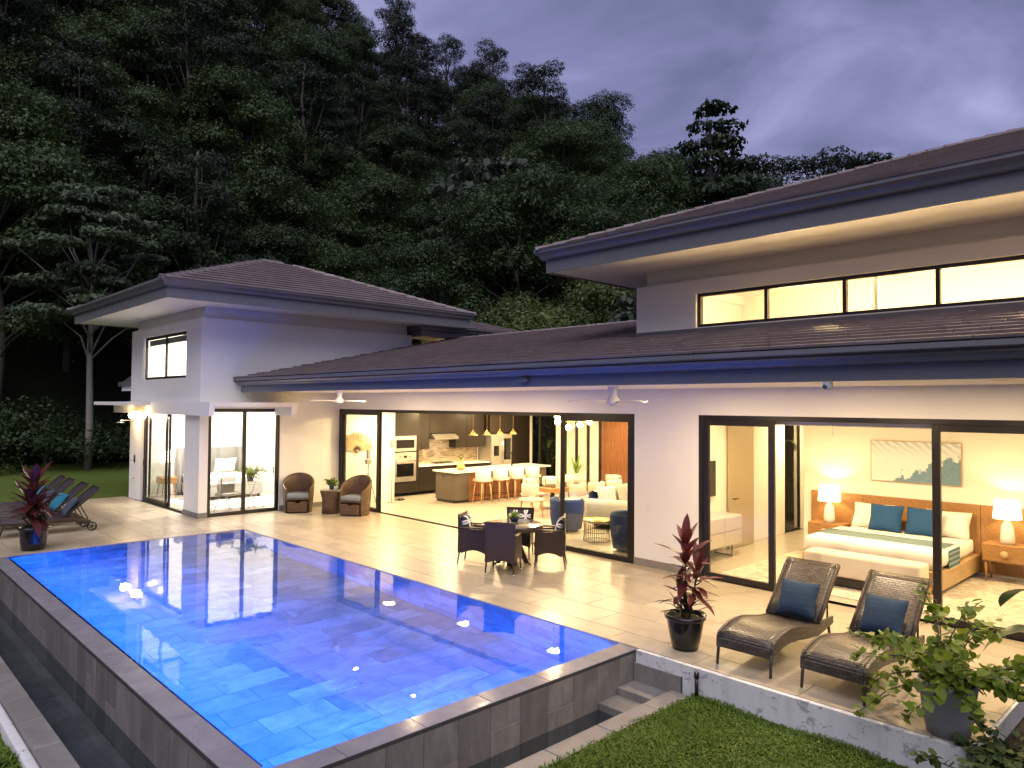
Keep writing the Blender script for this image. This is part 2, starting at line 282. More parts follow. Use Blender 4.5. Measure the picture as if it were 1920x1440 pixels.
# ------------------------------------------------------------------ mesh helpers
class MB:
    def __init__(s): s.v = []; s.f = []; s.uv = []; s.sm = []
    def add(s, vs, fs, uvs=None, smooth=False):
        b = len(s.v); s.v += [Vector(p) for p in vs]
        for i, f in enumerate(fs): s.f.append([b+k for k in f]); s.uv.append(uvs[i] if uvs else None); s.sm.append(smooth)
        return s
    def box(s, x0, x1, y0, y1, z0, z1, c=0.):
        if x0 > x1: x0, x1 = x1, x0
        if y0 > y1: y0, y1 = y1, y0
        if z0 > z1: z0, z1 = z1, z0
        if c <= 0:
            vs = [(x, y, z) for x in (x0, x1) for y in (y0, y1) for z in (z0, z1)]
            return s.add(vs, [(0, 1, 3, 2), (4, 6, 7, 5), (0, 4, 5, 1), (2, 3, 7, 6), (0, 2, 6, 4), (1, 5, 7, 3)])
        bm = bmesh.new(); bmesh.ops.create_cube(bm, size=1)
        for v in bm.verts: v.co = Vector(((x0+x1)/2+v.co.x*(x1-x0), (y0+y1)/2+v.co.y*(y1-y0), (z0+z1)/2+v.co.z*(z1-z0)))
        bmesh.ops.bevel(bm, geom=bm.edges[:], offset=c, segments=2 if c > .012 else 1, affect='EDGES', profile=.6)
        return s.bm(bm, c > .012)
    def bm(s, bm, smooth=False):
        bm.verts.index_update(); s.add([v.co.copy() for v in bm.verts], [[v.index for v in f.verts] for f in bm.faces], None, smooth); bm.free(); return s
    def lathe(s, prof, n=20, cx=0, cy=0, cz=0, smooth=True, a0=0, a1=2*math.pi):
        full = abs(a1-a0-2*math.pi) < 1e-6; k = n if full else n+1; vs = []
        for i in range(k):
            a = a0+(a1-a0)*i/n
            for r, z in prof: vs.append((cx+r*math.cos(a), cy+r*math.sin(a), cz+z))
        m = len(prof); fs = []; uv = []; ln = [0]
        for i in range(1, m): ln.append(ln[-1]+math.hypot(prof[i][0]-prof[i-1][0], prof[i][1]-prof[i-1][1]))
        rm = max(p[0] for p in prof)
        for i in range(n):
            j = (i+1) % k
            for q in range(m-1):
                fs.append((i*m+q, j*m+q, j*m+q+1, i*m+q+1)); u0 = rm*(a1-a0)*i/n; u1 = rm*(a1-a0)*(i+1)/n
                uv.append([(u0, ln[q]), (u1, ln[q]), (u1, ln[q+1]), (u0, ln[q+1])])
        return s.add(vs, fs, uv, smooth)
    def tube(s, pts, r, n=8, r1=None, smooth=True, cap=True):
        pts = [Vector(p) for p in pts]; m = len(pts); vs = []; prev = None
        for i, p in enumerate(pts):
            d = (pts[min(i+1, m-1)]-pts[max(i-1, 0)]).normalized()
            a = d.orthogonal().normalized() if prev is None else (prev-d*prev.dot(d)).normalized()
            prev = a; b = d.cross(a); rr = r+((r1 if r1 is not None else r)-r)*i/max(1, m-1)
            for k in range(n): t = 2*math.pi*k/n; vs.append(p+a*rr*math.cos(t)+b*rr*math.sin(t))
        fs = [(i*n+k, i*n+(k+1) % n, (i+1)*n+(k+1) % n, (i+1)*n+k) for i in range(m-1) for k in range(n)]
        if cap: fs += [tuple(reversed(range(n))), tuple((m-1)*n+k for k in range(n))]
        return s.add(vs, fs, None, smooth)
    def sphere(s, c, r, n=14, sz=1., smooth=True):
        h = n//2; prof = [(max(1e-4, r*math.sin(math.pi*i/h)), -r*sz*math.cos(math.pi*i/h)) for i in range(h+1)]
        return s.lathe(prof, n, c[0], c[1], c[2], smooth)
    def prism(s, poly, axis, a, b):
        n = len(poly)
        def P(p, t): return {'x': (t, p[0], p[1]), 'y': (p[0], t, p[1]), 'z': (p[0], p[1], t)}[axis]
        vs = [P(p, a) for p in poly]+[P(p, b) for p in poly]
        return s.add(vs, [tuple(range(n)), tuple(reversed(range(n, 2*n)))]+[(i, i+n, (i+1) % n+n, (i+1) % n) for i in range(n)])
    def sweep(s, prof, x0, x1, th, nx=6, smooth=True, curve=None):
        # thick sheet following profile (y,z) across x
        m = len(prof); nrm = []; ln = [0]
        for i in range(m):
            a = Vector(prof[max(i-1, 0)]); b = Vector(prof[min(i+1, m-1)]); d = (b-a).normalized(); nrm.append(Vector((-d.y, d.x)))
            if i: ln.append(ln[-1]+(Vector(prof[i])-Vector(prof[i-1])).length)
        vs = []
        for side in (0, 1):
            for i in range(m):
                for k in range(nx+1):
                    q = Vector(prof[i])-nrm[i]*th*side; x = x0+(x1-x0)*k/nx; z = q.y+(curve(k/nx) if curve else 0); vs.append((x, q.x, z))
        W = nx+1; fs = []; uv = []
        for side in (0, 1):
            o = side*m*W
            for i in range(m-1):
                for k in range(nx):
                    f = (o+i*W+k, o+i*W+k+1, o+(i+1)*W+k+1, o+(i+1)*W+k); xs = [x0+(x1-x0)*q/nx for q in (k, k+1)]
                    u = [(xs[0], ln[i]), (xs[1], ln[i]), (xs[1], ln[i+1]), (xs[0], ln[i+1])]
                    if side: f = f[::-1]; u = u[::-1]
                    fs.append(f); uv.append(u)
        o = m*W
        for i in range(m-1):
            for k in (0, nx):
                f = (i*W+k, (i+1)*W+k, o+(i+1)*W+k, o+i*W+k); fs.append(f if k == 0 else f[::-1]); uv.append(None)
        for k in range(nx):
            fs.append((k, o+k, o+k+1, k+1)); uv.append(None); e = (m-1)*W; fs.append((e+k, e+k+1, o+e+k+1, o+e+k)); uv.append(None)
        return s.add(vs, fs, uv, smooth)
    def xf(s, mat, start=0):
        for i in range(start, len(s.v)): s.v[i] = mat @ s.v[i]
        return s
    def mesh(s, name):
        me = bpy.data.meshes.new(name); me.from_pydata([tuple(v) for v in s.v], [], s.f); ul = me.uv_layers.new(name='UVMap'); k = 0; data = ul.data
        for p, u in zip(me.polygons, s.uv):
            if u is None:
                nn = p.normal; ax = max(range(3), key=lambda q: abs(nn[q])); ij = ((1, 2), (0, 2), (0, 1))[ax]
                u = [(s.v[q][ij[0]], s.v[q][ij[1]]) for q in p.vertices]
            for q, li in enumerate(p.loop_indices): data[li].uv = u[q]
        me.polygons.foreach_set('use_smooth', s.sm); me.update(); return me

def tag(o, label=None, cat=None, group=None, kind=None):
    if label: o['label'] = label
    if cat: o['category'] = cat
    if group: o['group'] = group
    if kind: o['kind'] = kind
    return o
def P(name, mb, mat, parent=None, loc=None, rz=0., rot=None):
    me = mb if isinstance(mb, bpy.types.Mesh) else mb.mesh(name)
    if mat is not None and not me.materials: me.materials.append(M[mat] if isinstance(mat, str) else mat)
    o = bpy.data.objects.new(name, me); C.objects.link(o)
    if parent: o.parent = parent
    if loc: o.location = loc
    if rot: o.rotation_euler = rot
    elif rz: o.rotation_euler = (0, 0, rz)
    return o
def T(name, label, cat, loc=(0, 0, 0), rz=0., group=None):
    o = bpy.data.objects.new(name, None); C.objects.link(o); o.location = loc; o.rotation_euler = (0, 0, rz); o.empty_display_size = .2
    return tag(o, label, cat, group)
def copytree(o, parent=None):
    c = o.copy(); C.objects.link(c); c.parent = parent
    for ch in o.children: copytree(ch, c)
    return c
def dup(o, loc, rz, label=None):
    c = copytree(o); c.location = loc; c.rotation_euler = (0, 0, rz)
    if label: c['label'] = label
    return c
def lamp(kind, loc, power, col, size=.2, parent=None, rot=(0, 0, 0), spread=None, angle=None, blend=.5):
    l = bpy.data.lights.new('lamp_light', kind); l.energy = power; l.color = col
    if kind == 'AREA': l.shape = 'DISK'; l.size = size
    elif kind == 'POINT': l.shadow_soft_size = size
    elif kind == 'SPOT': l.shadow_soft_size = size; l.spot_size = angle or R(110); l.spot_blend = blend
    if spread and kind == 'AREA': l.spread = spread
    o = bpy.data.objects.new('lamp_light', l); C.objects.link(o); o.location = loc; o.rotation_euler = rot
    if parent: o.parent = parent
    return o
def B(*a, c=0.): return MB().box(*a, c=c)
#@@SETTING
# ------------------------------------------------------------------ terrain
def lerp_tab(x, tab):
    if x <= tab[0][0]: return tab[0][1]
    for (a, b), (c, d) in zip(tab, tab[1:]):
        if x <= c: return b+(d-b)*(x-a)/(c-a)
    return tab[-1][1]
SLOPE = [(-63, 1.2), (-30, 1.15), (-12, 1.0), (-4, .93), (2, .80), (5, .70), (8, .62), (11, .57), (16, .52), (21, .34), (26, .15), (40, .08), (70, .1)]
def hill(x, y):
    az = math.degrees(math.atan2(x*_r.x+y*_r.y, x*_f.x+y*_f.y)) if (x*_f.x+y*_f.y) > 0 else (60 if x > 0 else -60)
    d = max(0, -35.5-x, y-22.5); s = lerp_tab(az, SLOPE)
    d = min(d, 47); h = s*(d*d/(d+3) if d > 0 else 0) + (.5*math.sin(x*.31)*math.cos(y*.27) if d > 2 else 0)
    if h <= 0: h = -2.2 if (-17.2 < x < -4 and .9 < y < 21) else (-.72 if x > -17 else -.25)
    return h
gb = MB(); NG = 110; X0, X1, Y0, Y1 = -150., 90., -60., 150.
gv = [(X0+(X1-X0)*i/NG, Y0+(Y1-Y0)*j/NG) for j in range(NG+1) for i in range(NG+1)]
gb.add([(x, y, hill(x, y)) for x, y in gv], [(j*(NG+1)+i, j*(NG+1)+i+1, (j+1)*(NG+1)+i+1, (j+1)*(NG+1)+i) for j in range(NG) for i in range(NG)], None, True)
tag(P('ground', gb, 'hill'), kind='structure')
far = MB(); far.add([(-900, -900, -3), (900, -900, -3), (900, 900, -3), (-900, 900, -3)], [(0, 1, 2, 3)])
tag(P('terrain', far, 'hill'), kind='structure')
lw = MB(); n = 24
lw.add([(-37+13*i/n+(1.2*math.sin(j*.7) if i == 0 else 0), -22+38*j/n, -.06+(.35*max(0, (-31-(-37+13*i/n))/6)**2)) for j in range(n+1) for i in range(n+1)], [(j*(n+1)+i, j*(n+1)+i+1, (j+1)*(n+1)+i+1, (j+1)*(n+1)+i) for j in range(n) for i in range(n)], None, True)
tag(P('lawn', lw, 'lawn'), kind='structure')
tag(P('lawn', B(-4.42, 1.2, -3, 7.04, -.9, -.31), 'lawn'), kind='structure')
tag(P('planting_bed', B(-1.77, 4, 7.04, 10.78, -.9, -.2), 'soil'), kind='structure')

# ------------------------------------------------------------------ deck
deck = tag(P('deck', B(-18.4, -1.78, 7.11, 10.8, -.5, -.022).box(-24.2, -16.24, -4, 6.88, -.5, -.022).box(-18.4, -16.24, 6.88, 7.11, -.5, -.022), 'grout'), kind='structure')
_tc = {}
def tile_piece(name, parent, mat, x0, x1, y0, y1, z0, z1, bev=.003):
    k = (mat, round(x1-x0, 3), round(y1-y0, 3), round(z1-z0, 3))
    if k not in _tc: _tc[k] = B(-(x1-x0)/2, (x1-x0)/2, -(y1-y0)/2, (y1-y0)/2, -(z1-z0)/2, (z1-z0)/2, c=bev).mesh(name); _tc[k].materials.append(M[mat])
    return P(name, _tc[k], None, parent, ((x0+x1)/2, (y0+y1)/2, (z0+z1)/2))
def tile_grid(name, parent, mat, x0, x1, y0, y1, ztop, th, tx, ty, ox=0., oy=0., stagger='x', gap=.007):
    nj = int((y1-y0)/ty)+3; ni = int((x1-x0)/tx)+3
    for j in range(-1, nj):
        for i in range(-1, ni):
            a = x0+ox+i*tx+(tx*.5*(j % 2) if stagger == 'x' else 0); b = y0+oy+j*ty+(ty*(i % 3)/3 if stagger == 'y' else 0)
            xa, xb, ya, yb = max(a, x0), min(a+tx, x1), max(b, y0), min(b+ty, y1)
            if xb-xa < .03 or yb-ya < .03: continue
            tile_piece(name, parent, mat, xa+gap/2, xb-gap/2, ya+gap/2, yb-gap/2, ztop-th, ztop+rnd.uniform(-.0004, .0004))
tile_grid('tile', deck, 'decktile', -18.4, -1.78, 7.11, 10.8, 0, .02, 1.2, .6, -.5, -.2)
tile_grid('tile', deck, 'decktile', -24.2, -16.24, -.5, 6.88, 0, .02, 1.2, .6, -.3, -.3)
tile_piece('tile', deck, 'decktile', -18.4, -16.24, 6.884, 7.106, -.02, 0)
tag(P('deck_edge_wall', B(-4.58, -1.785, 7.045, 7.108, -.9, -.006), 'stained', deck), 'white plaster deck edge with flaking grey stains')
P('deck_edge_wall', B(-5.22, -4.582, 7.05, 7.108, -.15, -.006), 'stained', deck)
P('deck_side_wall', B(-1.79, -1.755, 7.05, 10.7, -.9, -.008), 'stained', deck)

# ------------------------------------------------------------------ pool
pool = tag(P('pool', B(-16.5, -5.26, 2.39, 7.11, -1.6, -1.322), 'grout_gapshade'), kind='structure')
DZ = -1.3
tile_grid('floor_tile', pool, 'pooltile', -16.2, -5.5, 2.62, 7.1, DZ, .02, .4, .8, -.15, -.2, 'y', .006)
P('far_wall', B(-16.5, -16.222, 2.39, 7.11, -1.33, -.03), 'grout_gapshade', pool)
P('house_side_wall', B(-16.5, -5.26, 7.122, 7.3, -1.33, -.03), 'grout_gapshade', pool)
for j in range(4):
    y = 2.62
    zt = -.03-.33*j; k = 0
    while y < 7.1:
        w = .8 if (k or j % 2 == 0) else .4; y2 = min(y+w, 7.1)
        tile_piece('wall_tile', pool, 'pooltile', -16.22, -16.2, y+.003, y2-.003, max(zt-.324, DZ), zt); y = y2; k += 1
    x = -16.2; k = 0
    while x < -5.5:
        w = .8 if (k or j % 2 == 0) else .4; x2 = min(x+w, -5.5)
        tile_piece('wall_tile', pool, 'pooltile', x+.003, x2-.003, 7.1, 7.12, max(zt-.324, DZ), zt); x = x2; k += 1
P('infinity_wall', B(-5.5, -5.262, 2.39, 7.1, -1.33, -.046), 'grout_gapshade', pool)
P('infinity_wall', B(-16.5, -5.5, 2.39, 2.62, -1.33, -.046), 'grout_gapshade', pool)
y = 2.4
while y < 7.1:
    y2 = min(y+.8, 7.1); tile_piece('coping_tile', pool, 'copewet_glow', -5.5, -5.243, y+.003, y2-.003, -.046, -.007); y = y2
x = -16.5
while x < -5.51:
    x2 = min(x+.8, -5.51); tile_piece('coping_tile', pool, 'copewet_glow', x+.003, x2-.003, 2.372, 2.62, -.046, -.007); x = x2
def outer_tiles():
    y = 2.372; k = 0
    while y < 7.04:
        y2 = min(y+.4, 7.09); spl = (None, -.32, None, None, -.42, None, -.28)[k % 7]
        segs = [(-.05, -.85)] if spl is None else [(-.05, spl), (spl-.005, -.85)]
        for a, b in segs: tile_piece('face_tile', pool, 'walltile', -5.262, -5.242-rnd.uniform(0, .0015), y+.002, y2-.002, b, a)
        y = y2; k += 1
    x = -5.262; k = 0
    while x > -16.4:
        x2 = x-.4; spl = (None, None, -.4, None, -.3, None)[k % 6]
        segs = [(-.05, -.85)] if spl is None else [(-.05, spl), (spl-.005, -.85)]
        for a, b in segs: tile_piece('face_tile', pool, 'walltile', x2+.002, x-.002, 2.37+rnd.uniform(0, .0015), 2.39, b, a)
        x = x2; k += 1
outer_tiles()
P('edge_strip', B(-5.262, -5.24, 2.368, 7.09, -.05, -.012, c=.004), 'grout_gapshade', pool); P('edge_strip', B(-16.45, -5.265, 2.366, 2.372, -.05, -.012), 'grout_gapshade', pool)
wt = MB(); NX, NY = 60, 26
wt.add([(-16.2+10.72*i/NX, 2.60+4.502*j/NY, -.012) for j in range(NY+1) for i in range(NX+1)], [(j*(NX+1)+i, j*(NX+1)+i+1, (j+1)*(NX+1)+i+1, (j+1)*(NX+1)+i) for j in range(NY) for i in range(NX)], None, True)
wb = len(wt.v); film = []
tag(P('pool_water', wt, 'water'), kind='structure')
# catch trough round two sides
tr = tag(P('trough', B(-16.5, -4.5, 1.6, 2.37, -1.0, -.78).box(-5.24, -4.5, 2.37, 6.4, -1.0, -.78), 'walltile'), kind='structure')
for i in range(16):
    tile_piece('floor_tile', tr, 'walltile', -16.4+.75*i, -16.4+.75*i+.742, 1.84, 2.36, -.78, -.765)
for i in range(6): tile_piece('floor_tile', tr, 'walltile', -5.23, -4.68, 2.4+.7*i, 2.4+.7*i+.692, -.78, -.765)
P('trough_step', B(-5.238, -4.63, 6.38, 7.06, -1, -.44, c=.006), 'walltile', tr); P('trough_step', B(-5.238, -4.63, 6.72, 7.06, -.44, -.36, c=.006), 'walltile', tr)
P('trough_back_tile', B(-5.23, -4.6, 7.03, 7.06, -.36, -.15), 'walltile', tr)
for i in range(13):
    ya = -2.6+.75*i; yb = min(ya+.742, 6.95)
    if yb > ya: tile_piece('kerb_tile', tr, 'copetile', -4.66, -4.425, ya, yb, -.9, -.285+rnd.uniform(-.002, .002), .006)
for i in range(17):
    xa = -16.5+.75*i; xb = min(xa+.742, -4.67)
    if xb > xa: tile_piece('kerb_tile', tr, 'copetile', xa, xb, 1.60, 1.83, -.95, -.46+rnd.uniform(-.002, .002), .006)
P('kerb_render', B(-16.6, -4.67, 1.50, 1.596, -1.1, -.53, c=.02), 'stained', tr)
tw = MB().add([(-16.5, 1.83, -.52), (-4.66, 1.83, -.52), (-4.66, 2.37, -.52), (-16.5, 2.37, -.52), (-5.24, 2.37, -.52), (-4.66, 6.38, -.52), (-5.24, 6.38, -.52)], [(0, 1, 2, 4, 3), (4, 2, 5, 6)])
tag(P('trough_water', tw, 'trough_water'), kind='structure')
# pool fittings
for i, (px, py) in enumerate(((-9.6, 4.4), (-7.6, 4.8))):
    o = T('drain_cover', 'small round pale drain cover set in the blue pool floor', 'drain', (px, py, DZ), 0, 'pool floor drains')
    P('plate', MB().lathe([(.001, .012), (.06, .012), (.075, .006), (.078, 0)], 20), 'copetile', o); P('screw', MB().lathe([(.001, .018), (.012, .018), (.014, .01)], 8), 'chrome', o)
def light_strip(loc, d, along, length, power, label):
    o = T('pool_light_strip', label, 'light strip', loc, 0, 'underwater light strips')
    z = -Vector(d).normalized(); x = Vector(along).normalized(); y = z.cross(x); q = Matrix(((x.x, y.x, z.x), (x.y, y.y, z.y), (x.z, y.z, z.z))).to_euler()
    P('housing', B(-length/2, length/2, -.022, .022, .004, .02), 'chrome', o, rot=q); P('diffuser', B(-length/2+.02, length/2-.02, -.014, .014, .0, .0035), 'poollamp', o, rot=q)
    l = lamp('AREA', Vector(d).normalized()*.012, power, POOLB, .05, o, q, R(160)); l.data.shape = 'RECTANGLE'; l.data.size = length-.04; l.data.size_y = .03
light_strip((-10.85, 2.66, -.12), (0, .52, -.85), (1, 0, 0), 10.4, 1000, 'long blue underwater light strip below the long infinity edge')
light_strip((-5.54, 4.85, -.12), (-.8, 0, -.6), (0, 1, 0), 4.2, 230, 'blue underwater light strip below the short infinity edge')
# pipe by the deck edge
o = T('garden_tap', 'short black irrigation pipe standing at the lawn edge by the plaster wall', 'tap', (-4.36, 6.98, -.31)); P('pipe', MB().tube([(0, 0, 0), (0, 0, .24)], .02), 'black', o); P('cap', MB().lathe([(.001, .3), (.026, .29), (.03, .23), (.02, .22)], 12), 'black', o)
# ------------------------------------------------------------------ house shells
def rim(rect, prof):
    x0, x1, y0, y1 = rect; mb = MB(); m = len(prof)
    for sx, sy, x, y in ((-1, -1, x0, y0), (1, -1, x1, y0), (1, 1, x1, y1), (-1, 1, x0, y1)):
        for o, z in prof: mb.v.append(Vector((x+sx*o, y+sy*o, z)))
    for c in range(4):
        for i in range(m):
            j = (i+1) % m; d = (c+1) % 4; mb.f.append([c*m+i, c*m+j, d*m+j, d*m+i]); mb.uv.append(None); mb.sm.append(False)
    return mb
def gprof(z): return [(0, z), (.05, z), (.075, z+.015), (.085, z+.05), (.10, z+.08), (.14, z+.115), (.16, z+.125), (.16, z+.175), (.145, z+.185), (.12, z+.175), (0, z+.175)]
def hip_mesh(rect, z0, s):
    x0, x1, y0, y1 = rect; w, d = x1-x0, y1-y0; h = min(w, d)/2
    if w < d: a, b = (x0+h, y0+h), (x0+h, y1-h)
    else: a, b = (x0+h, y0+h), (x1-h, y0+h)
    z = z0+s*h; v = [(x0, y0, z0), (x1, y0, z0), (x1, y1, z0), (x0, y1, z0), (*a, z), (*b, z)]
    f = [(0, 1, 4), (1, 2, 5, 4), (2, 3, 5), (3, 0, 4, 5)] if w < d else [(0, 1, 5, 4), (1, 2, 5), (2, 3, 4, 5), (3, 0, 4)]
    return MB().add(v, f+[(3, 2, 1, 0)]), v
TW, TE, TL = .33, .32, .37
_tm = MB().add([(-.161, -.19, .024), (.161, -.19, .024), (.161, -.19, .054), (-.161, -.19, .054), (-.162, .18, -.004), (.162, .18, -.004), (.162, .18, .02), (-.162, .18, .02)],
    [(0, 1, 2, 3), (3, 2, 6, 7), (0, 3, 7, 4), (1, 5, 6, 2), (4, 7, 6, 5)])
tile_me = _tm.mesh('roof_tile'); tile_me.materials.append(M['rooftile'])
def roof_tiles(parent, O, U, V, LU, LV, inside, keep=300):
    O, U, V = Vector(O), Vector(U).normalized(), Vector(V).normalized(); N = U.cross(V); out = []
    if N.z < 0: N = -N
    for j in range(int(LV/TE)+1):
        for i in range(-1, int(LU/TW)+2):
            u = (i+.5*(j % 2))*TW+TW/2; v = j*TE+.16
            if not inside(u, v): continue
            p = O+U*u+V*v+N*(.02+rnd.uniform(0, .004)); ang = rnd.uniform(-.012, .012); u2 = (U+V*ang).normalized(); v2 = N.cross(u2) if N.cross(u2).dot(V) > 0 else -N.cross(u2)
            m = Matrix(((u2.x, v2.x, N.x, p.x), (u2.y, v2.y, N.y, p.y), (u2.z, v2.z, N.z, p.z), (0, 0, 0, 1))); out.append(((p-EYE).length, m))
    out.sort(key=lambda t: t[0]); rest = MB()
    for k, (d, m) in enumerate(out):
        if k < keep:
            o = P('roof_tile', tile_me, None, parent); o.matrix_basis = m
        else: b = len(rest.v); rest.add([m @ v for v in _tm.v], _tm.f)
    if rest.v: tag(P('roof_tile_field', rest, 'rooftile', parent), kind='stuff')
cap_me = None
def hip_caps(parent, a, b):
    global cap_me
    a, b = Vector(a), Vector(b); d = (b-a).normalized(); n = int((b-a).length/.33); s = Vector((0, 0, 1)).cross(d).normalized(); up = d.cross(s)
    if up.z < 0: up = -up
    if cap_me is None:
        mb = MB(); mb.add([(-.13, 0, -.02), (-.07, 0, .05), (.07, 0, .05), (.13, 0, -.02), (-.12, .38, -.035), (-.065, .38, .03), (.065, .38, .03), (.12, .38, -.035)], [(0, 1, 5, 4), (1, 2, 6, 5), (2, 3, 7, 6), (0, 3, 2, 1)])
        cap_me = mb.mesh('hip_tile'); cap_me.materials.append(M['rooftile'])
    for i in range(n):
        p = a+d*(.33*i)+up*.045; o = P('hip_tile', cap_me, None, parent); o.matrix_basis = Matrix(((s.x, d.x, up.x, p.x), (s.y, d.y, up.y, p.y), (s.z, d.z, up.z, p.z), (0, 0, 0, 1)))
def glazed(parent, name, axis, a0, a1, z0, z1, at, fw=.075, th=.05, cols=(), label=None, pane=True, bot=None):
    # framed panel lying in plane axis=at; a = the other horizontal axis
    def bx(mb, p0, p1, q0, q1, t=th): return mb.box(p0, p1, at-t/2, at+t/2, q0, q1, c=.004) if axis == 'y' else mb.box(at-t/2, at+t/2, p0, p1, q0, q1, c=.004)
    b = bot or fw; mb = MB(); bx(mb, a0, a0+fw, z0, z1); bx(mb, a1-fw, a1, z0, z1); bx(mb, a0+fw, a1-fw, z0, z0+b, th*.96); bx(mb, a0+fw, a1-fw, z1-fw, z1, th*.96)
    for c in cols: bx(mb, c-fw/2, c+fw/2, z0+b, z1-fw, th*.92)
    o = P(name, mb, 'frame', parent)
    if label: o['label'] = label
    if pane:
        e = [a0+fw]+[x for c in cols for x in (c-fw/2, c+fw/2)]+[a1-fw]
        for i in range(0, len(e), 2): P('pane', bx(MB(), e[i], e[i+1], z0+b, z1-fw, .012) if False else (B(e[i], e[i+1], at-.005, at+.005, z0+b, z1-fw) if axis == 'y' else B(at-.005, at+.005, e[i], e[i+1], z0+b, z1-fw)), 'glass', o)
    return o

# --- bedroom wing
W = T('bedroom_wing', 'white two-storey bedroom wing with its own hipped tile roof beside the pool', 'house', (0, 0, 0))
def wp(*a, m='stucco', n='wall'): return P(n, B(*a), m, W)
wp(-23.9, -22.85, 6.9, 7.1, 0, 5.0); wp(-19.41, -18.4, 6.9, 7.118, 0, 5.0); wp(-22.85, -19.41, 6.9, 7.1, 2.6, 3.51); wp(-22.85, -19.41, 6.9, 7.1, 4.75, 5.0)
wp(-18.6, -18.4, 7.118, 9.02, 2.72, 5.0); wp(-18.6, -18.4, 9.02, 12.72, 0, 5.0); wp(-18.6, -18.4, 12.72, 13.1, 2.9, 5.0)
wp(-23.9, -23.7, 7.1, 13.1, 0, 5.0); wp(-23.7, -18.6, 10.75, 10.95, 0, 5.0); wp(-23.9, -19.65, 13.1, 13.3, 0, 5.0); wp(-19.65, -18.4, 13.1, 13.3, 2.9, 5.0)
wp(-23.8, -18.52, 7.03, 7.2, 5.0, 5.29, n='upper_wall'); wp(-18.7, -18.52, 7.2, 13.2, 5.0, 5.29, n='upper_wall')
P('ceiling', B(-23.7, -18.6, 7.1, 10.75, 5.1, 5.2), 'inner', W); P('room_floor', B(-23.7, -18.4, 7.0, 10.75, -.4, -.004), 'infloor', W)
P('plinth', B(-19.43, -18.38, 6.885, 7.12, 0, .13).box(-18.4, -18.385, 9.03, 10.79, 0, .13), plain('grey_plinth', (.2, .19, .18), .5), W)
RW = (-25.5, -17.4, 5.75, 14.75)
P('soffit', B(*RW, 5.29, 5.34), 'stucco', W)
P('fascia', rim((RW[0]-.002, RW[1]+.002, RW[2]-.002, RW[3]+.002), [(0, 5.265), (.03, 5.265), (.03, 5.6), (0, 5.6)]), 'fascia', W)
P('gutter', rim((RW[0]-.032, RW[1]+.032, RW[2]-.032, RW[3]+.032), gprof(5.53)), 'gutter', W)
GR = (RW[0]-.16, RW[1]+.16, RW[2]-.16, RW[3]+.16)
hm, hv = hip_mesh(GR, 5.66, .37); roofW = P('roof', hm, 'grout_gapshade', W)  # underlay coloured dark to paint the shade between tile courses
def pm(me_obj, *a): pass
hw = (GR[1]-GR[0])/2; LYW = GR[3]-GR[2]; sl_ = math.hypot(1, .37)
roof_tiles(roofW, (GR[1], GR[2], 5.66), (0, 1, 0), (-1, 0, .37), LYW, hw*sl_, lambda u, v: v/sl_-.02 < u < LYW-v/sl_+.02 and v/sl_ < hw-.05)
for a, b in ((1, 4), (0, 4), (2, 5), (4, 5)): hip_caps(roofW, hv[a], hv[b])
# lean-to eave on the far side
P('side_eave', B(-25.1, -23.9, 6.98, 12, 3.22, 3.38), 'stucco', W); P('side_gutter', B(-25.25, -23.9, 6.9, 6.975, 3.36, 3.5, c=.02).box(-25.25, -25.1, 6.98, 12, 3.36, 3.5), 'gutter', W); P('side_roof', MB().prism([(-25.2, 3.5), (-23.9, 3.5), (-23.9, 3.75)], 'y', 7, 12), 'rooftile', W)
# canopy
P('canopy', B(-25.1, -17.45, 6.76, 6.885, 2.55, 2.885).box(-25.1, -21.7, 6.2, 6.755, 2.78, 2.88).box(-18.39, -17.45, 6.89, 8.85, 2.77, 2.883), 'stucco', W); P('canopy_end_beam', B(-18.395, -17.452, 8.855, 9.05, 2.55, 2.886), 'stucco', W)
glazed(W, 'window', 'y', -22.83, -19.43, 3.52, 4.74, 6.99, .07, .06, (-21.13,))
P('roller_blind', B(-22.74, -19.52, 7.05, 7.06, 4.5, 4.66), 'greyfab', W)
glazed(W, 'door_frame', 'y', -22.85, -19.41, .0, 2.62, 7.02, .07, .1, (), pane=False, bot=.03)
d = glazed(W, 'sliding_door', 'y', -22.78, -20.95, .03, 2.56, 7.0, .09, .045); P('handle', MB().tube([(-22.7, 6.97, 1.0), (-22.7, 6.93, 1.02), (-22.7, 6.93, 1.2), (-22.7, 6.97, 1.22)], .012), 'blackmetal', d)
glazed(W, 'sliding_door', 'y', -22.6, -20.87, .03, 2.56, 7.055, .09, .045)
d = glazed(W, 'sliding_door', 'x', 7.12, 9.02, .0, 2.72, -18.47, .09, .07, (8.07,)); P('handle', MB().tube([(-18.43, 8.85, 1.0), (-18.4, 8.85, 1.02), (-18.4, 8.85, 1.16), (-18.43, 8.85, 1.18)], .012), 'blackmetal', d)
# outdoor shower fittings on the wing
o = T('outdoor_shower', 'chrome rain shower arm with black valve on the narrow white wall', 'shower', (-23.4, 6.9, 0))
P('arm', MB().tube([(-.1, 0, 2.33), (-.1, -.38, 2.33), (-.1, -.40, 2.28)], .012), 'chrome', o); P('shower_head', MB().lathe([(.001, 0), (.12, 0), (.12, .018), (.02, .03)], 18, -.1, -.4, 2.26), 'chrome', o)
P('valve_plate', B(-.04, .06, -.02, -.001, 1.08, 1.3, c=.006), 'black', o); P('handle', MB().tube([(.01, -.02, 1.15), (.01, -.07, 1.15), (-.06, -.07, 1.15)], .012), 'chrome', o); P('spout', MB().tube([(0, 0, .62), (0, -.14, .62), (0, -.15, .58)], .014), 'chrome', o)
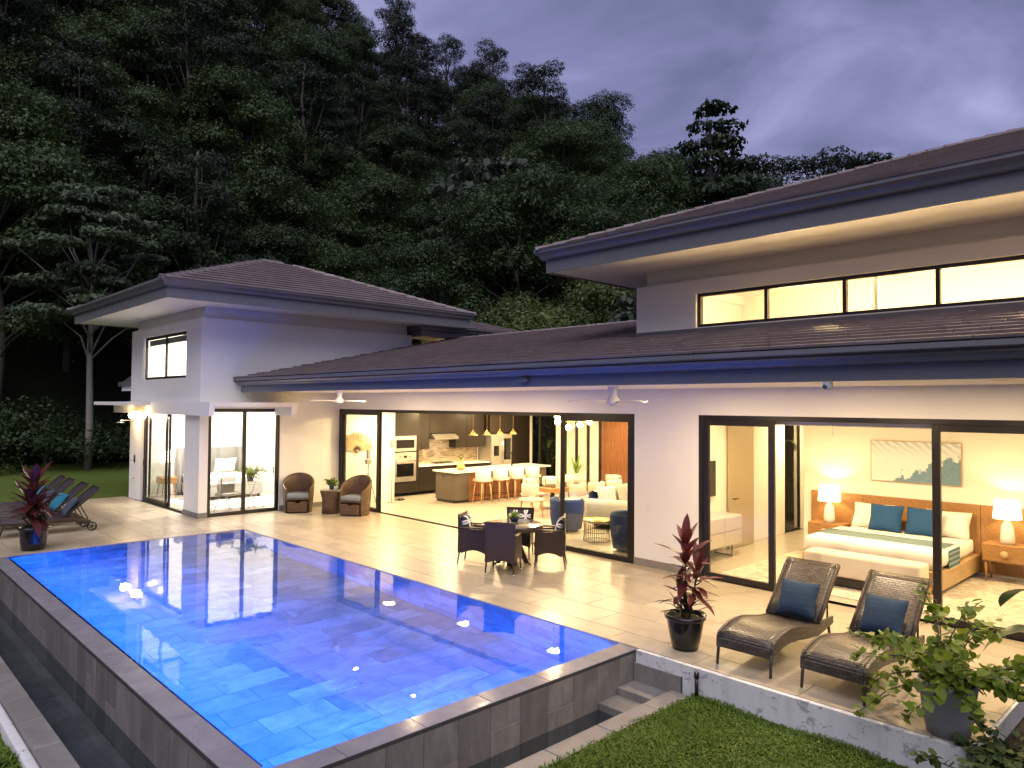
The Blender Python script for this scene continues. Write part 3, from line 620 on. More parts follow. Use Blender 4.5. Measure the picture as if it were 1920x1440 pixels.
# twin bulb bar lamp
o = T('wall_lamp', 'bar wall lamp with two bright globe bulbs under the white canopy', 'lamp', (-22.6, 6.76, 2.56))
P('bar', B(-.55, .55, -.09, -.02, .05, .12, c=.008), 'oak_light', o)
for s in (-.48, .48):
    b = P('bulb', MB().sphere((s, -.06, -.08), .09, 16), 'bulb', o); P('socket', MB().lathe([(.03, 0), (.03, .06), (.001, .06)], 10, s, -.06, -.005), 'brass', b); lamp('POINT', (s, -.17, -.1), 26, WARM2, .1, o)

# --- rear wing glimpsed between roofs
Q = T('rear_wing', 'low rear wing with warm lit wall and small window between the two roofs', 'house')
P('wall', B(-23.9, -19.3, 13.3, 19, 2.5, 4.68).box(-23.9, -19.3, 13.3, 13.72, 4.68, 5.0).box(-23.9, -19.3, 14.35, 19, 4.68, 5.0), 'stucco', Q)
RQ = (-26, -18.0, 13.4, 18.4); P('soffit', B(*RQ, 4.99, 5.03), 'stucco', Q); P('fascia', rim(RQ, [(0, 4.97), (.03, 4.97), (.03, 5.2), (0, 5.2)]), 'fascia', Q); P('gutter', rim((RQ[0]-.03, RQ[1]+.03, RQ[2]-.03, RQ[3]+.03), gprof(5.15)), 'gutter', Q)
hm, hv = hip_mesh((RQ[0]-.15, RQ[1]+.15, RQ[2]-.15, RQ[3]+.15), 5.28, .3); rq = P('roof', hm, 'rooftile', Q)
roof_tiles(rq, (RQ[1]+.15, RQ[2]-.15, 5.28), (0, 1, 0), (-1, 0, .3), 5.3, 2.6, lambda u, v: v*.95 < u < 5.3-v*.95, 0)
glazed(Q, 'window', 'x', 13.72, 14.35, 4.3, 4.9, -19.32, .06, .05)
P('lit_room_wall', B(-20.6, -20.55, 13.5, 14.6, 4.2, 4.98), 'inner', Q); lamp('POINT', (-19.8, 14.0, 4.6), 14, COOL, .08, Q); lamp('AREA', (-18.6, 15.5, 4.96), 10, WARM, .15, Q)

# --- main house
H = T('main_house', 'long white main house with deep grey eaves and tiled roofs behind the deck', 'house')
def hp(*a, m='stucco', n='wall'): return P(n, B(*a), m, H)
hp(-8.04, -6.71, 10.8, 11.0, 0, 2.72); hp(-.6, 2.5, 10.8, 11.0, 0, 2.72); hp(-18.4, 2.5, 10.8, 11.0, 2.72, 3.4)
CX0, CX1 = -6.76, 1.0
hp(-8.0, 2.5, 10.8, 11.0, 3.4, 4.21); hp(-8.0, CX0, 10.8, 11.0, 4.21, 4.79); hp(CX1, 2.5, 10.8, 11.0, 4.21, 4.79); hp(-8.0, 2.5, 10.8, 11.0, 4.79, 5.02)
hp(-8.0, -7.8, 11.0, 19.2, 2.9, 5.02); hp(-7.86, 2.5, 10.93, 11.1, 5.02, 5.29, n='upper_wall'); hp(-7.86, -7.7, 11.1, 19, 5.02, 5.29, n='upper_wall'); hp(2.3, 2.5, 11.0, 19.2, 0, 5.02); hp(-8, 2.5, 19.2, 19.4, 0, 5.2)
P('plinth', B(-8.04, -6.71, 10.786, 10.81, 0, .13), 'copetile', H)
P('light_switch', B(-7.77, -7.69, 10.79, 10.801, 1.88-.9, 2.0-.9, c=.003), 'white', H)
RM = (-9.07, 4.2, 9.58, 20.2)
P('soffit', B(*RM, 5.29, 5.33), 'stucco', H)
P('fascia', rim(RM, [(0, 5.265), (.03, 5.265), (.03, 5.62), (0, 5.62)]), 'fascia', H); P('gutter', rim((RM[0]-.032, RM[1]+.032, RM[2]-.032, RM[3]+.032), gprof(5.50)), 'gutter', H)
GM = (RM[0]-.16, RM[1]+.16, RM[2]-.16, RM[3]+.16); hm, hv = hip_mesh(GM, 5.64, .36); roofM = P('roof', hm, 'grout_gapshade', H)  # dark underlay, gap shade under the tiles put into its colour
LX = GM[1]-GM[0]; hd = (GM[3]-GM[2])/2; sm_ = math.hypot(1, .36)
roof_tiles(roofM, (GM[0], GM[2], 5.64), (1, 0, 0), (0, 1, .36), LX, hd*sm_, lambda u, v: v/sm_-.02 < u < LX-v/sm_+.02 and v/sm_ < hd-.05)
for a, b in ((0, 4), (3, 4), (4, 5)): hip_caps(roofM, hv[a], hv[b])
glazed(H, 'clerestory_window', 'y', CX0, CX1, 4.21, 4.79, 10.9, .055, .09, (-5.53, -4.31, -3.08, -1.86, -.63))
# room behind the clerestory
P('loft_floor', B(-7.8, 2.3, 11.0, 14.2, 3.9, 3.95), 'inner', H); P('loft_wall', B(-7.8, 2.3, 14.2, 14.3, 3.9, 5.2), 'inner', H); P('loft_ceiling', B(-7.8, 2.3, 11.1, 14.2, 5.2, 5.24), 'inner', H); P('loft_beam', B(-4.05, -4.0, 11.3, 11.35, 3.95, 5.2), 'greyfab', H)
# lower roof
SLO = .2088
def zr(y): return 3.47+SLO*(y-7.75)
lr = MB().add([(-18.4, 7.75, zr(7.75)), (-8, 7.75, zr(7.75)), (-8, 14.6, zr(14.6)), (-18.4, 14.6, zr(14.6)), (-18.4, 7.75, 3.4), (-8, 7.75, 3.4), (-8, 20.5, 3.4), (-18.4, 20.5, 3.4)], [(0, 1, 2, 3), (0, 4, 5, 1), (3, 2, 6, 7), (1, 5, 6, 2), (0, 3, 7, 4)])
lr.add([(-8, 7.75, zr(7.75)), (2.8, 7.75, zr(7.75)), (2.8, 10.79, zr(10.79)), (-8, 10.79, zr(10.79)), (-8, 7.75, 3.4), (2.8, 7.75, 3.4), (2.8, 10.79, 3.4)], [(0, 1, 2, 3), (0, 4, 5, 1), (1, 5, 6, 2)])
roofL = P('roof', lr, 'grout_gapshade', H); sl2 = math.hypot(1, SLO)  # underlay darkened in colour for the shaded gaps under tile lips
roof_tiles(roofL, (-18.4, 7.75, zr(7.75)), (1, 0, 0), (0, 1, SLO), 21.2, 7.0, lambda u, v: .1 < u < 21.1 and v/sl2 < (6.85 if u < 10.4 else 2.95))
hip_caps(roofL, (-18.3, 14.6, zr(14.6)), (-8, 14.6, zr(14.6)))
P('flashing', B(-8.0, 2.5, 10.76, 10.799, zr(10.76)-.02, zr(10.76)+.09), 'gutter', H)
P('soffit', B(-18.4, 2.8, 7.962, 10.8, 3.17, 3.22), 'stucco', H); P('fascia', B(-18.4, 2.8, 7.93, 7.96, 3.145, 3.5), 'fascia', H)
gp = [(7.93-o*1.35, z) for o, z in gprof(3.315)]; P('gutter', MB().prism(gp, 'x', -18.4, 2.8), 'gutter', H)
P('gutter_bracket', B(-8.02, -7.88, 7.85, 7.925, 3.22, 3.27), 'gutter', H)
# living and kitchen shell
P('room_floor', B(-19.6, -7.8, 10.8, 19.2, -.4, -.004), 'infloor', H); P('ceiling', B(-19.6, -7.8, 11.0, 19.2, 2.78, 2.86), 'inner', H)
P('floor_track', B(-18.3, -8.1, 10.80, 10.94, -.003, .004), 'frame', H)
P('inner_wall', B(-19.6, -19.4, 12.72, 19.2, 0, 2.78), 'inner', H); P('inner_wall', B(-19.4, -18.41, 12.6, 12.72, 0, 2.78), 'inner', H); P('inner_wall', B(-7.9, -7.7, 11.0, 16.0, 0, 2.78).box(-7.9, -7.7, 16.9, 19.2, 0, 2.78).box(-7.9, -7.7, 16.0, 16.9, 2.55, 2.78), 'inner', H); glazed(H, 'hall_window', 'x', 16.0, 16.9, 0, 2.55, -7.78, .04, .06); P('added_court_wall', B(-9.2, -9.1, 15.3, 17.7, 0, 2.77).box(-9.1, -7.91, 15.3, 15.4, 0, 2.77).box(-9.1, -7.91, 17.6, 17.7, 0, 2.77), 'walltile', H); P('added_court_floor', B(-9.1, -7.91, 15.4, 17.6, -.003, .03), 'soil', H)  # court box added so the view through the hall window stays dark
P('inner_wall', B(-18.398, -18.36, 11.01, 12.6, 0, 2.78), 'inner', H)
P('back_wall', B(-14.1, -7.9, 19, 19.2, 0, 2.78).box(-19.4, -14.1, 19, 19.2, 2.6, 2.78), 'inner', H)
for x0, x1 in ((-19.3, -18.45), (-18.45, -17.6)): glazed(H, 'rear_window', 'y', x0, x1, 0, 2.6, 19.1, .05, .06)
for i in range(4): P('curtain_panel', B(-17.55+.52*i, -17.55+.52*i+.36, 18.97, 19.03, 0, 2.6, c=.01), 'linen', H); P('curtain_mullion', B(-17.55+.52*i+.37, -17.55+.52*i+.51, 19.0, 19.08, 0, 2.6), 'frame', H)
wl = P('wood_slat_wall', B(-15.47, -14.12, 19.0, 19.06, 0, 2.7), 'walnut', H)
for i in range(22): P('slat', B(-15.46+.061*i, -15.46+.061*i+.04, 18.96, 18.998, 0, 2.7), 'walnut', wl)
fr = glazed(H, 'door_frame', 'y', -18.4, -8.04, 0, 2.72, 10.87, .075, .13, (), pane=False, bot=.004)
for i, (a, b) in enumerate(((-18.3, -16.4), (-18.24, -16.36), (-9.86, -8.1), (-9.92, -8.16))): glazed(H, 'sliding_door', 'y', a, b, .006, 2.65, 10.83+.05*(i % 2), .085, .04)
# master bedroom shell
P('room_floor', B(-7.7, 2.3, 10.8, 19.2, -.4, -.004), 'infloor', H); P('ceiling', B(-7.7, 2.3, 11.0, 19.2, 2.78, 2.86), 'inner', H)
P('inner_wall', B(-6.62, 2.3, 14.6, 14.75, 0, 2.78), 'inner', H); P('inner_wall', B(-6.62, -6.5, 14.75, 18.3, 0, 2.78), 'inner', H)
P('inner_wall', B(-7.7, -7.66, 13.2, 14.0, 0, 2.78), 'inner', H)
P('end_wall', B(-7.7, -7.45, 18.3, 18.45, 0, 2.78).box(-7.45, -6.62, 18.3, 18.45, 2.5, 2.78), 'inner', H); glazed(H, 'hall_window', 'y', -7.45, -6.62, 0, 2.5, 18.35, .05, .06)
glazed(H, 'door_frame', 'y', -6.71, -.6, 0, 2.72, 10.87, .075, .13, (), pane=False, bot=.004)
P('floor_track', B(-6.6, -.7, 10.80, 10.94, -.003, .004), 'frame', H)
for i, (a, b) in enumerate(((-6.63, -5.38), (-3.16, -.68))): glazed(H, 'sliding_door', 'y', a, b, .006, 2.65, 10.85, .1, .06)
P('blind_box', B(-6.6, -.7, 11.02, 11.14, 2.58, 2.70, c=.01), 'white', H)
dr = P('hall_door', B(-7.63, -7.58, 13.35, 14.35, .01, 2.6, c=.004), 'doorwood', H); P('handle', MB().tube([(-7.58, 13.48, 1.0), (-7.53, 13.48, 1.0), (-7.53, 13.62, 1.0)], .012), 'blackmetal', dr)
# camera on the eave
o = T('security_camera', 'small white round security camera with blue lens under the eave', 'camera', (-3.35, 7.99, 3.14)); P('body', MB().lathe([(.001, -.09), (.04, -.085), (.055, -.03), (.05, 0)], 16), 'white', o); P('lens', MB().sphere((-.015, -.04, -.05), .028, 12), 'pot_teal', o)

# ------------------------------------------------------------------ lights of the place, and added loft uplights
def downlight(x, y, z, p, col, label, group, size=.14, tilt=None):
    o = T('recessed_downlight', label, 'downlight', (x, y, z), 0, group)
    P('trim_ring', MB().lathe([(.05, -.002), (.075, -.008), (.08, -.002), (.08, .004)], 18), 'white', o); P('lamp_disc', MB().lathe([(.001, -.004), (.05, -.004)], 18), 'disc', o)
    lamp('AREA', (0, 0, -.02), p, col, size, o)
for x in (-14.6, -12.4, -10.2, -5.9, -3.9, -2.0): downlight(x, 9.1, 3.17, 50, (1, .74, .45), 'recessed downlight in the white eave soffit above the deck', 'eave downlights', .07)
for x, y in ((-17.4, 11.9), (-14.5, 12.2), (-11.5, 12.4), (-17.9, 14.4), (-17.9, 16.8), (-14.3, 15.2), (-11.4, 15.4), (-9.4, 13.6), (-14.2, 17.8)): downlight(x, y, 2.78, 92, WARM, 'recessed ceiling downlight in the kitchen and living room', 'living room downlights', .3)
for x, y in ((-6.6, 12.2), (-4.6, 12.4), (-2.2, 12.2), (-7.1, 16), (-1, 13.2)): downlight(x, y, 2.78, 54, WARM, 'recessed ceiling downlight in the master bedroom', 'master bedroom downlights', .3)
for x, y in ((-22.3, 8.6), (-20.2, 8.6)): downlight(x, y, 5.1, 210, COOL, 'recessed ceiling downlight in the tall guest bedroom', 'guest bedroom downlights', .4)
for x in (-4.98, -2.2, .3): downlight(x, 11.8, 5.2, 130, WARM2, 'bright ceiling downlight seen through the strip window', 'loft downlights', .2)

for x in (-5.6, -3.4, -1.0):
    o = T('added_loft_uplight', 'added fill uplight on the loft floor behind the strip window', 'uplight', (x, 12.05, 3.95), 0, 'added loft uplights'); P('can', MB().lathe([(.001, .0), (.09, 0), (.1, .09), (.08, .09), (.001, .06)], 16), 'white', o); P('lamp_disc', MB().lathe([(.001, .07), (.07, .07)], 14), 'disc', o); lamp('AREA', (0, 0, .1), 85, (1, .66, .32), .8, o, (math.pi, 0, 0))  # uplights added to stand in for light bounced off the loft floor
# ------------------------------------------------------------------ furniture builders
def cushion_mesh(w, h, t, n=10):
    vs = []; fs = []; uv = []
    for s in (1, -1):
        for j in range(n+1):
            for i in range(n+1):
                a = 2*i/n-1; b = 2*j/n-1; e = max(0, (1-abs(a)**2.6))*max(0, (1-abs(b)**2.6)); k = 1-.07*(1-abs(a))*abs(b)**3; q = 1-.07*(1-abs(b))*abs(a)**3
                vs.append((a*w/2*q, s*(t/2*e**.5+.006), h/2+b*h/2*k))
    W1 = n+1; o = W1*W1
    for s in (0, 1):
        for j in range(n):
            for i in range(n):
                f = [s*o+j*W1+i, s*o+j*W1+i+1, s*o+(j+1)*W1+i+1, s*o+(j+1)*W1+i]; u = [(w*i/n, h*j/n), (w*(i+1)/n, h*j/n), (w*(i+1)/n, h*(j+1)/n), (w*i/n, h*(j+1)/n)]
                fs.append(f[::-1] if s == 0 else f); uv.append(u[::-1] if s == 0 else u)
    ring = [i for i in range(n)]+[j*W1+n for j in range(n)]+[n*W1+n-i for i in range(n)]+[(n-j)*W1 for j in range(n)]
    for k in range(len(ring)): a, b = ring[k], ring[(k+1) % len(ring)]; fs.append([a, b, o+b, o+a]); uv.append(None)
    return MB().add(vs, fs, uv, True)
_cm = {}
def cushion(name, w, h, t, mat, loc, rz, tilt, label, group=None, cat='cushion'):
    k = (w, h, t, mat)
    if k not in _cm: _cm[k] = cushion_mesh(w, h, t).mesh(name); _cm[k].materials.append(M[mat])
    o = P(name, _cm[k], None, None, loc); o.rotation_mode = 'QUATERNION'; o.rotation_quaternion = Matrix.Rotation(rz, 3, 'Z').to_quaternion() @ Matrix.Rotation(tilt, 3, 'X').to_quaternion()
    return tag(o, label, cat, group)
def arch(x0, x1, z0, dz, n=8): return [(x0+(x1-x0)*i/n, z0+dz*math.sin(math.pi*i/n)) for i in range(n+1)]

# wicker dining chairs and table
TC = Vector((-9.48, 9.12, 0))
def dining_chair():
    o = T('garden_chair', 'x', 'chair', (0, 0, 0), 0, 'dark wicker chairs round the garden table')
    P('backrest', MB().prism([(-.27, .9), (-.245, .55), (-.26, .24)]+arch(-.24, .24, .21, .055)+[(.26, .24), (.245, .55), (.27, .9)], 'y', -.29, -.255), 'wicker_dark', o)
    for s in (-1, 1):
        P('side_panel', MB().prism([(-.254, .65), (.24, .63), (.25, .24)]+arch(.22, -.22, .21, .06)+[(-.25, .24)], 'x', s*.245-.016, s*.245+.016), 'wicker_dark', o)
        P('armrest', B(s*.25-.035, s*.25+.035, -.25, .26, .652, .68, c=.012), 'wicker_dark', o)
        for yy, dy in ((-.25, -.05), (.22, .02)):
            l = P('leg', MB().tube([(s*.235, yy, .3), (s*.245, yy+dy, .0)], .016, 8, .012), 'wicker_dark', o); P('foot_cap', MB().tube([(s*.243, yy+dy*.85, .045), (s*.246, yy+dy*1.01, -.0)], .0155, 8, .014), 'chrome', l)
    P('seat', B(-.235, .235, -.25, .26, .38, .44, c=.015), 'wicker_dark', o); P('front_apron', MB().prism([(-.23, .38)]+arch(-.23, .23, .24, .04)+[(.23, .38)], 'y', .225, .25), 'wicker_dark', o)
    return o
ch0 = dining_chair(); first = True
for ang, lab, cush in ((-57, 'dark wicker garden chair with empty seat, its back to the pool', 0), (40, 'dark wicker garden chair with its back to the glass door', 1), (127, 'dark wicker garden chair facing the pool across the round table', 1), (214, 'dark wicker garden chair beside the house-side pool edge, back to the tub chairs', 1)):
    a = R(ang); p = TC+Vector((math.cos(a), math.sin(a), 0))*.66; rz = a+math.pi/2
    if first: c = ch0; c.location = p; c.rotation_euler = (0, 0, rz); c['label'] = lab; first = False
    else: c = dup(ch0, p, rz, lab)
    if cush:
        q = TC+Vector((math.cos(a), math.sin(a), 0))*.80; cushion('ring_cushion', .44, .42, .15, 'rings', (q.x, q.y, .45), rz, R(12), {40: 'black cushion with white rings on the chair by the glass door', 127: 'black cushion with white rings on the chair facing the pool', 214: 'black cushion with white rings on the chair with its back to the tub chairs'}[ang], 'ring patterned cushions')
o = T('garden_table', 'round dark wicker garden table with grey glass top among four chairs', 'table', TC)
P('table_top', MB().lathe([(.001, .735), (.545, .735), (.56, .728), (.56, .715), (.001, .715)], 40), plain('smoked_glass_top', (.10, .095, .09), .12, var=.1), o); P('apron', MB().lathe([(.53, .712), (.548, .712), (.54, .64), (.52, .64), (.53, .712)], 32), 'wicker_dark', o)
for k in range(4):
    a = R(45+90*k); m = MB().prism([(.05, .64), (.3, .64), (.16, .36), (.30, .04), (.22, .04), (.05, .34)], 'y', -.09, .09); m.xf(Matrix.Rotation(a, 4, 'Z')); l = P('leg', m, 'wicker_dark', o); f = MB().tube([(.26, 0, .06), (.33, 0, 0)], .014); f.xf(Matrix.Rotation(a, 4, 'Z')); P('foot', f, 'blackmetal', l)

# tub chairs
def tub_chair():
    o = T('tub_chair', 'x', 'chair', (0, 0, 0), 0, 'wicker tub chairs by the white wall')
    n = 28; mb = MB(); vs = []; fs = []; uv = []
    def ht(a): return .60+.40*max(0, math.cos(a*.62))**1.5
    K = 9
    for i in range(n+1):
        a = R(-128)+R(256)*i/n; h = ht(a); rb = .36+.02
        pr_ = [(.355, 0.), (.375, .2), (.395, .42), (.405+.03*(h-.6), h-.03), (.40+.03*(h-.6), h), (.355+.03*(h-.6), h), (.345, h-.05), (.34, .5), (.34, .36)]
        for r, z in pr_: vs.append((r*math.sin(a), r*math.cos(a)*1.0, z))
    for i in range(n):
        for k in range(K-1):
            fs.append((i*K+k, i*K+k+1, (i+1)*K+k+1, (i+1)*K+k)); u0, u1 = .17*i*.45, .17*(i+1)*.45; zz = [0, .2, .42, .9, .95, 1.0, 1.05, 1.5, 1.7]; uv.append([(u0, zz[k]), (u0, zz[k+1]), (u1, zz[k+1]), (u1, zz[k])])
    mb.add(vs, fs, uv, True); mb.add([vs[k] for k in range(K)], [tuple(range(K))]); mb.add([vs[n*K+k] for k in range(K)], [tuple(reversed(range(K)))])
    P('shell', mb, 'wicker_tub', o); P('seat_base', B(-.29, .29, -.27, .25, .33, .37, c=.01), 'wicker_tub', o); P('seat_cushion', B(-.285, .285, -.285, .24, .372, .5, c=.045), 'greycush', o)
    P('footstool', MB().prism([(-.25, .03), (.25, .03), (.25, .3), (.08, .3), (.04, .255), (-.04, .255), (-.08, .3), (-.25, .3)], 'y', -.31, .1), 'wicker_tub', o)
    for s in (-1, 1): P('front_post', MB().tube([(s*.285, -.22, 0), (s*.285, -.22, .34)], .02), 'wicker_dark', o)
    return o
tb = tub_chair(); tb.location = (-17.9, 9.32, 0); tb.rotation_euler = (0, 0, R(58)); tb['label'] = 'brown wicker tub chair with grey cushion, the one against the corner of the wing'
dup(tb, (-16.45, 10.17, 0), R(28), 'brown wicker tub chair with grey cushion, the one in front of the glass door')
o = T('side_table', 'waisted round brown wicker side table between the tub chairs', 'table', (-17.12, 9.86, 0))
P('body', MB().lathe([(.001, .6), (.29, .6), (.30, .58), (.25, .4), (.235, .2), (.25, 0), (.001, 0)], 28), 'wicker_tub', o); P('glass_top', MB().lathe([(.001, .618), (.30, .618), (.305, .612), (.30, .604), (.001, .604)], 28), 'glass', o)

# plants ---------------------------------------------------------------
def blade(mb, base, d, L, w, droop, n=5, fold=.25, prof=None):
    base = Vector(base); d = Vector(d).normalized(); side = d.cross(Vector((0, 0, 1)))
    if side.length < .05: side = Vector((1, 0, 0))
    side.normalize(); p = base.copy(); pts = []; dd = d.copy()
    for i in range(n+1): pts.append((p.copy(), dd.copy())); dd = (dd+Vector((0, 0, -droop/n))).normalized(); p = p+dd*(L/n)
    vs = []; fs = []
    for i, (q, t) in enumerate(pts):
        k = i/n; ww = w*(prof(k) if prof else math.sin(math.pi*min(1, .12+.88*k))**.8)/2; up = side.cross(t).normalized(); vs += [q-side*ww+up*ww*fold, q, q+side*ww+up*ww*fold]
    for i in range(n): fs += [(3*i, 3*i+1, 3*i+4, 3*i+3), (3*i+1, 3*i+2, 3*i+5, 3*i+4)]
    mb.add(vs, fs, None, True)
def pot(o, rt, rb, h, mat, rim_=True, soil=True):
    pr_ = [(.001, 0), (rb, 0), (rb+(rt-rb)*.45, h*.35), (rt*.97, h*.85)]+([(rt*.97, h*.88), (rt*1.08, h*.9), (rt*1.09, h), (rt*.98, h), (rt*.93, h*.9)] if rim_ else [(rt, h), (rt*.95, h), (rt*.92, h*.9)])
    P('pot', MB().lathe(pr_, 30), mat, o)
    if soil: P('soil', MB().lathe([(.001, h*.92), (rt*.94, h*.9)], 20), 'soil', o)
def cordyline(loc, rt, rb, h, stems, seed, label, low=True, mat='cordy', s=1.0, potmat='pot_black'):
    q = random.Random(seed); o = T('potted_plant', label, 'plant', loc, 0, None); pot(o, rt, rb, h, potmat); st = MB(); lf = MB(); lo = MB()
    for (dx, dy, top, nl, L) in stems:
        pts = [(dx*.3, dy*.3, h*.9), (dx*.7, dy*.7, h+(top-h)*.5), (dx, dy, top)]; st.tube(pts, .014, 7, .009)
        for i in range(nl):
            f = i/nl; a = i*2.4+q.uniform(-.3, .3); el = R(-5+75*f+q.uniform(-12, 12)); z = top-(1-f)*(top-h)*.62; b = (dx*(.7+.3*f), dy*(.7+.3*f), z)
            blade(lf, b, (math.cos(a)*math.cos(el), math.sin(a)*math.cos(el), math.sin(el)), L*q.uniform(.75, 1.15), L*q.uniform(.22, .34), q.uniform(.4, 1.1)*(1-f*.75), 6)
    if low:
        for i in range(46):
            a = q.uniform(0, 6.28); r = q.uniform(.0, rt*.8); el = R(q.uniform(10, 70)); blade(lo, (r*math.cos(a), r*math.sin(a), h*.93+q.uniform(0, .22*s)), (math.cos(a)*math.cos(el), math.sin(a)*math.cos(el), math.sin(el)), q.uniform(.12, .26)*s, q.uniform(.03, .06)*s, q.uniform(.3, 1), 4)
        P('lower_leaves', lo, 'croton', o)
    P('stem', st, 'bark', o); P('leaves', lf, mat, o); return o
cordyline((-4.85, 7.52, 0), .225, .15, .40, ((.0, .0, 1.28, 20, .38), (.13, .06, .95, 15, .34), (-.07, -.05, .78, 9, .26)), 3, 'tall burgundy leaved plant in glossy black pot at the deck edge')
cordyline((-16.63, 3.12, 0), .25, .2, .44, ((0, 0, 1.3, 22, .55), (.1, -.1, 1.0, 14, .48), (-.12, .1, .85, 10, .42)), 8, 'purple leaved plant in a black pot by the far pool corner', True, 'cordy', 1.3)
def heart(mb, p, d, s, q):
    d = Vector(d).normalized(); side = d.cross(Vector((q.uniform(-.4, .4), q.uniform(-.4, .4), 1))).normalized(); up = side.cross(d); p = Vector(p)
    pts = [(0, 0, .0), (.34, -.1, .05), (.52, .18, .06), (.42, .6, .02), (0, 1.02, -.14), (-.42, .6, .02), (-.52, .18, .06), (-.34, -.1, .05), (0, .45, -.05)]
    mb.add([p+side*(a*s)+d*(b*s)+up*(c*s) for a, b, c in pts], [(0, 1, 2, 8), (8, 2, 3), (8, 3, 4), (8, 4, 5), (8, 5, 6), (8, 6, 7, 0)], None, True)
def shrub(o, q, n_st, h0, ht, spread, ls, nl, mat, lean=(0, 0)):
    st = MB(); lf = MB()
    for k in range(n_st):
        a = 6.283*k/n_st+q.uniform(-.4, .4); el = R(q.uniform(18, 70)); d = Vector((math.cos(a)*math.cos(el)+lean[0], math.sin(a)*math.cos(el)+lean[1], math.sin(el))).normalized(); p = Vector((q.uniform(-.05, .05), q.uniform(-.05, .05), h0)); pts = [p.copy()]; L = ht*q.uniform(.7, 1.15)*(1+spread*.5*math.cos(el)); ns = 8
        for i in range(ns):
            d = (d+Vector((q.uniform(-.3, .3), q.uniform(-.3, .3), q.uniform(-.32, .12)))).normalized(); p = p+d*(L/ns); pts.append(p.copy())
            for m in range(nl):
                t = Vector((q.uniform(-1, 1), q.uniform(-1, 1), q.uniform(-1.1, .35))).normalized(); b = p-d*(L/ns)*q.random(); e = b+Vector((q.uniform(-.06, .06), q.uniform(-.06, .06), q.uniform(-.05, .06))); heart(lf, e, t, ls*q.uniform(.55, 1.2), q)
        st.tube(pts, .011, 6, .003)
    P('stem', st, 'bark', o); P('leaves', lf, mat, o)
o = T('potted_shrub', 'straggly green shrub with heart leaves in a grey planter at the deck corner', 'plant', (-2.02, 7.3, 0)); pot(o, .235, .17, .46, 'pot_grey', False); shrub(o, random.Random(5), 24, .42, .78, .5, .085, 6, 'heart')
o = T('ground_shrub', 'dark trailing shrub growing in the bed below the grey planter', 'plant', (-1.35, 6.95, -.3)); shrub(o, random.Random(9), 26, 0, .6, .5, .075, 7, 'leaf_d')
for i, (x, y, z) in enumerate(((-1.15, 7.5, -.22), (-.95, 6.5, -.32), (-1.45, 7.25, -.25))):
    o = T('ground_shrub', 'low leafy shrub growing thickly in the bed beside the deck corner', 'plant', (x, y, z), 0, 'shrubs in the corner bed'); shrub(o, random.Random(60+i), 26, 0, .5, .5, .075, 7, ('leaf_d', 'leaf_b', 'leaf_b')[i])
o = T('broadleaf_plant', 'plant with large dark paddle leaves beside the bedroom door', 'plant', (-1.25, 8.3, -.2)); st = MB(); lf = MB(); q = random.Random(4)
for k, (a, h, L) in enumerate(((R(190), 1.0, .55), (R(160), 1.35, .5), (R(225), .75, .5), (R(120), 1.1, .5), (R(20), 1.2, .5), (R(300), .9, .5))):
    e = Vector((math.cos(a)*.28, math.sin(a)*.28, h)); st.tube([(0, 0, 0), e*.5+Vector((0, 0, .1)), e], .014, 6, .008); blade(lf, e, (math.cos(a), math.sin(a), .15), L, .34, 1.4, 7, .15)
P('stalk', st, 'bigleaf', o); P('leaves', lf, 'bigleaf', o)
o = T('garden_spotlight', 'small round pale garden spotlight set in the planting bed', 'spotlight', (-1.62, 6.95, -.31)); P('body', MB().lathe([(.05, 0), (.055, .1), (.07, .12), (.001, .125)], 16), 'copetile', o); P('rim', MB().lathe([(.055, .122), (.075, .125), (.078, .11)], 16), 'blackmetal', o)
o = T('table_plant', 'small leafy plant in a teal pot on the wicker side table', 'plant', (-17.12, 9.86, .62)); pot(o, .075, .055, .17, 'pot_teal', False); shrub(o, random.Random(2), 12, .15, .16, .4, .05, 4, 'houseplant')
o = T('table_plant', 'small yellow-green succulent in a navy bowl on the round garden table', 'plant', (-9.62, 9.3, .735)); pot(o, .09, .06, .08, 'pot_navy', False); lf = MB(); q = random.Random(6)
for i in range(60): a = q.uniform(0, 6.28); el = R(q.uniform(5, 85)); blade(lf, (.03*math.cos(a), .03*math.sin(a), .07), (math.cos(a)*math.cos(el), math.sin(a)*math.cos(el), math.sin(el)), q.uniform(.09, .15), .035, .4, 3)
P('leaves', lf, 'houseplant', o)

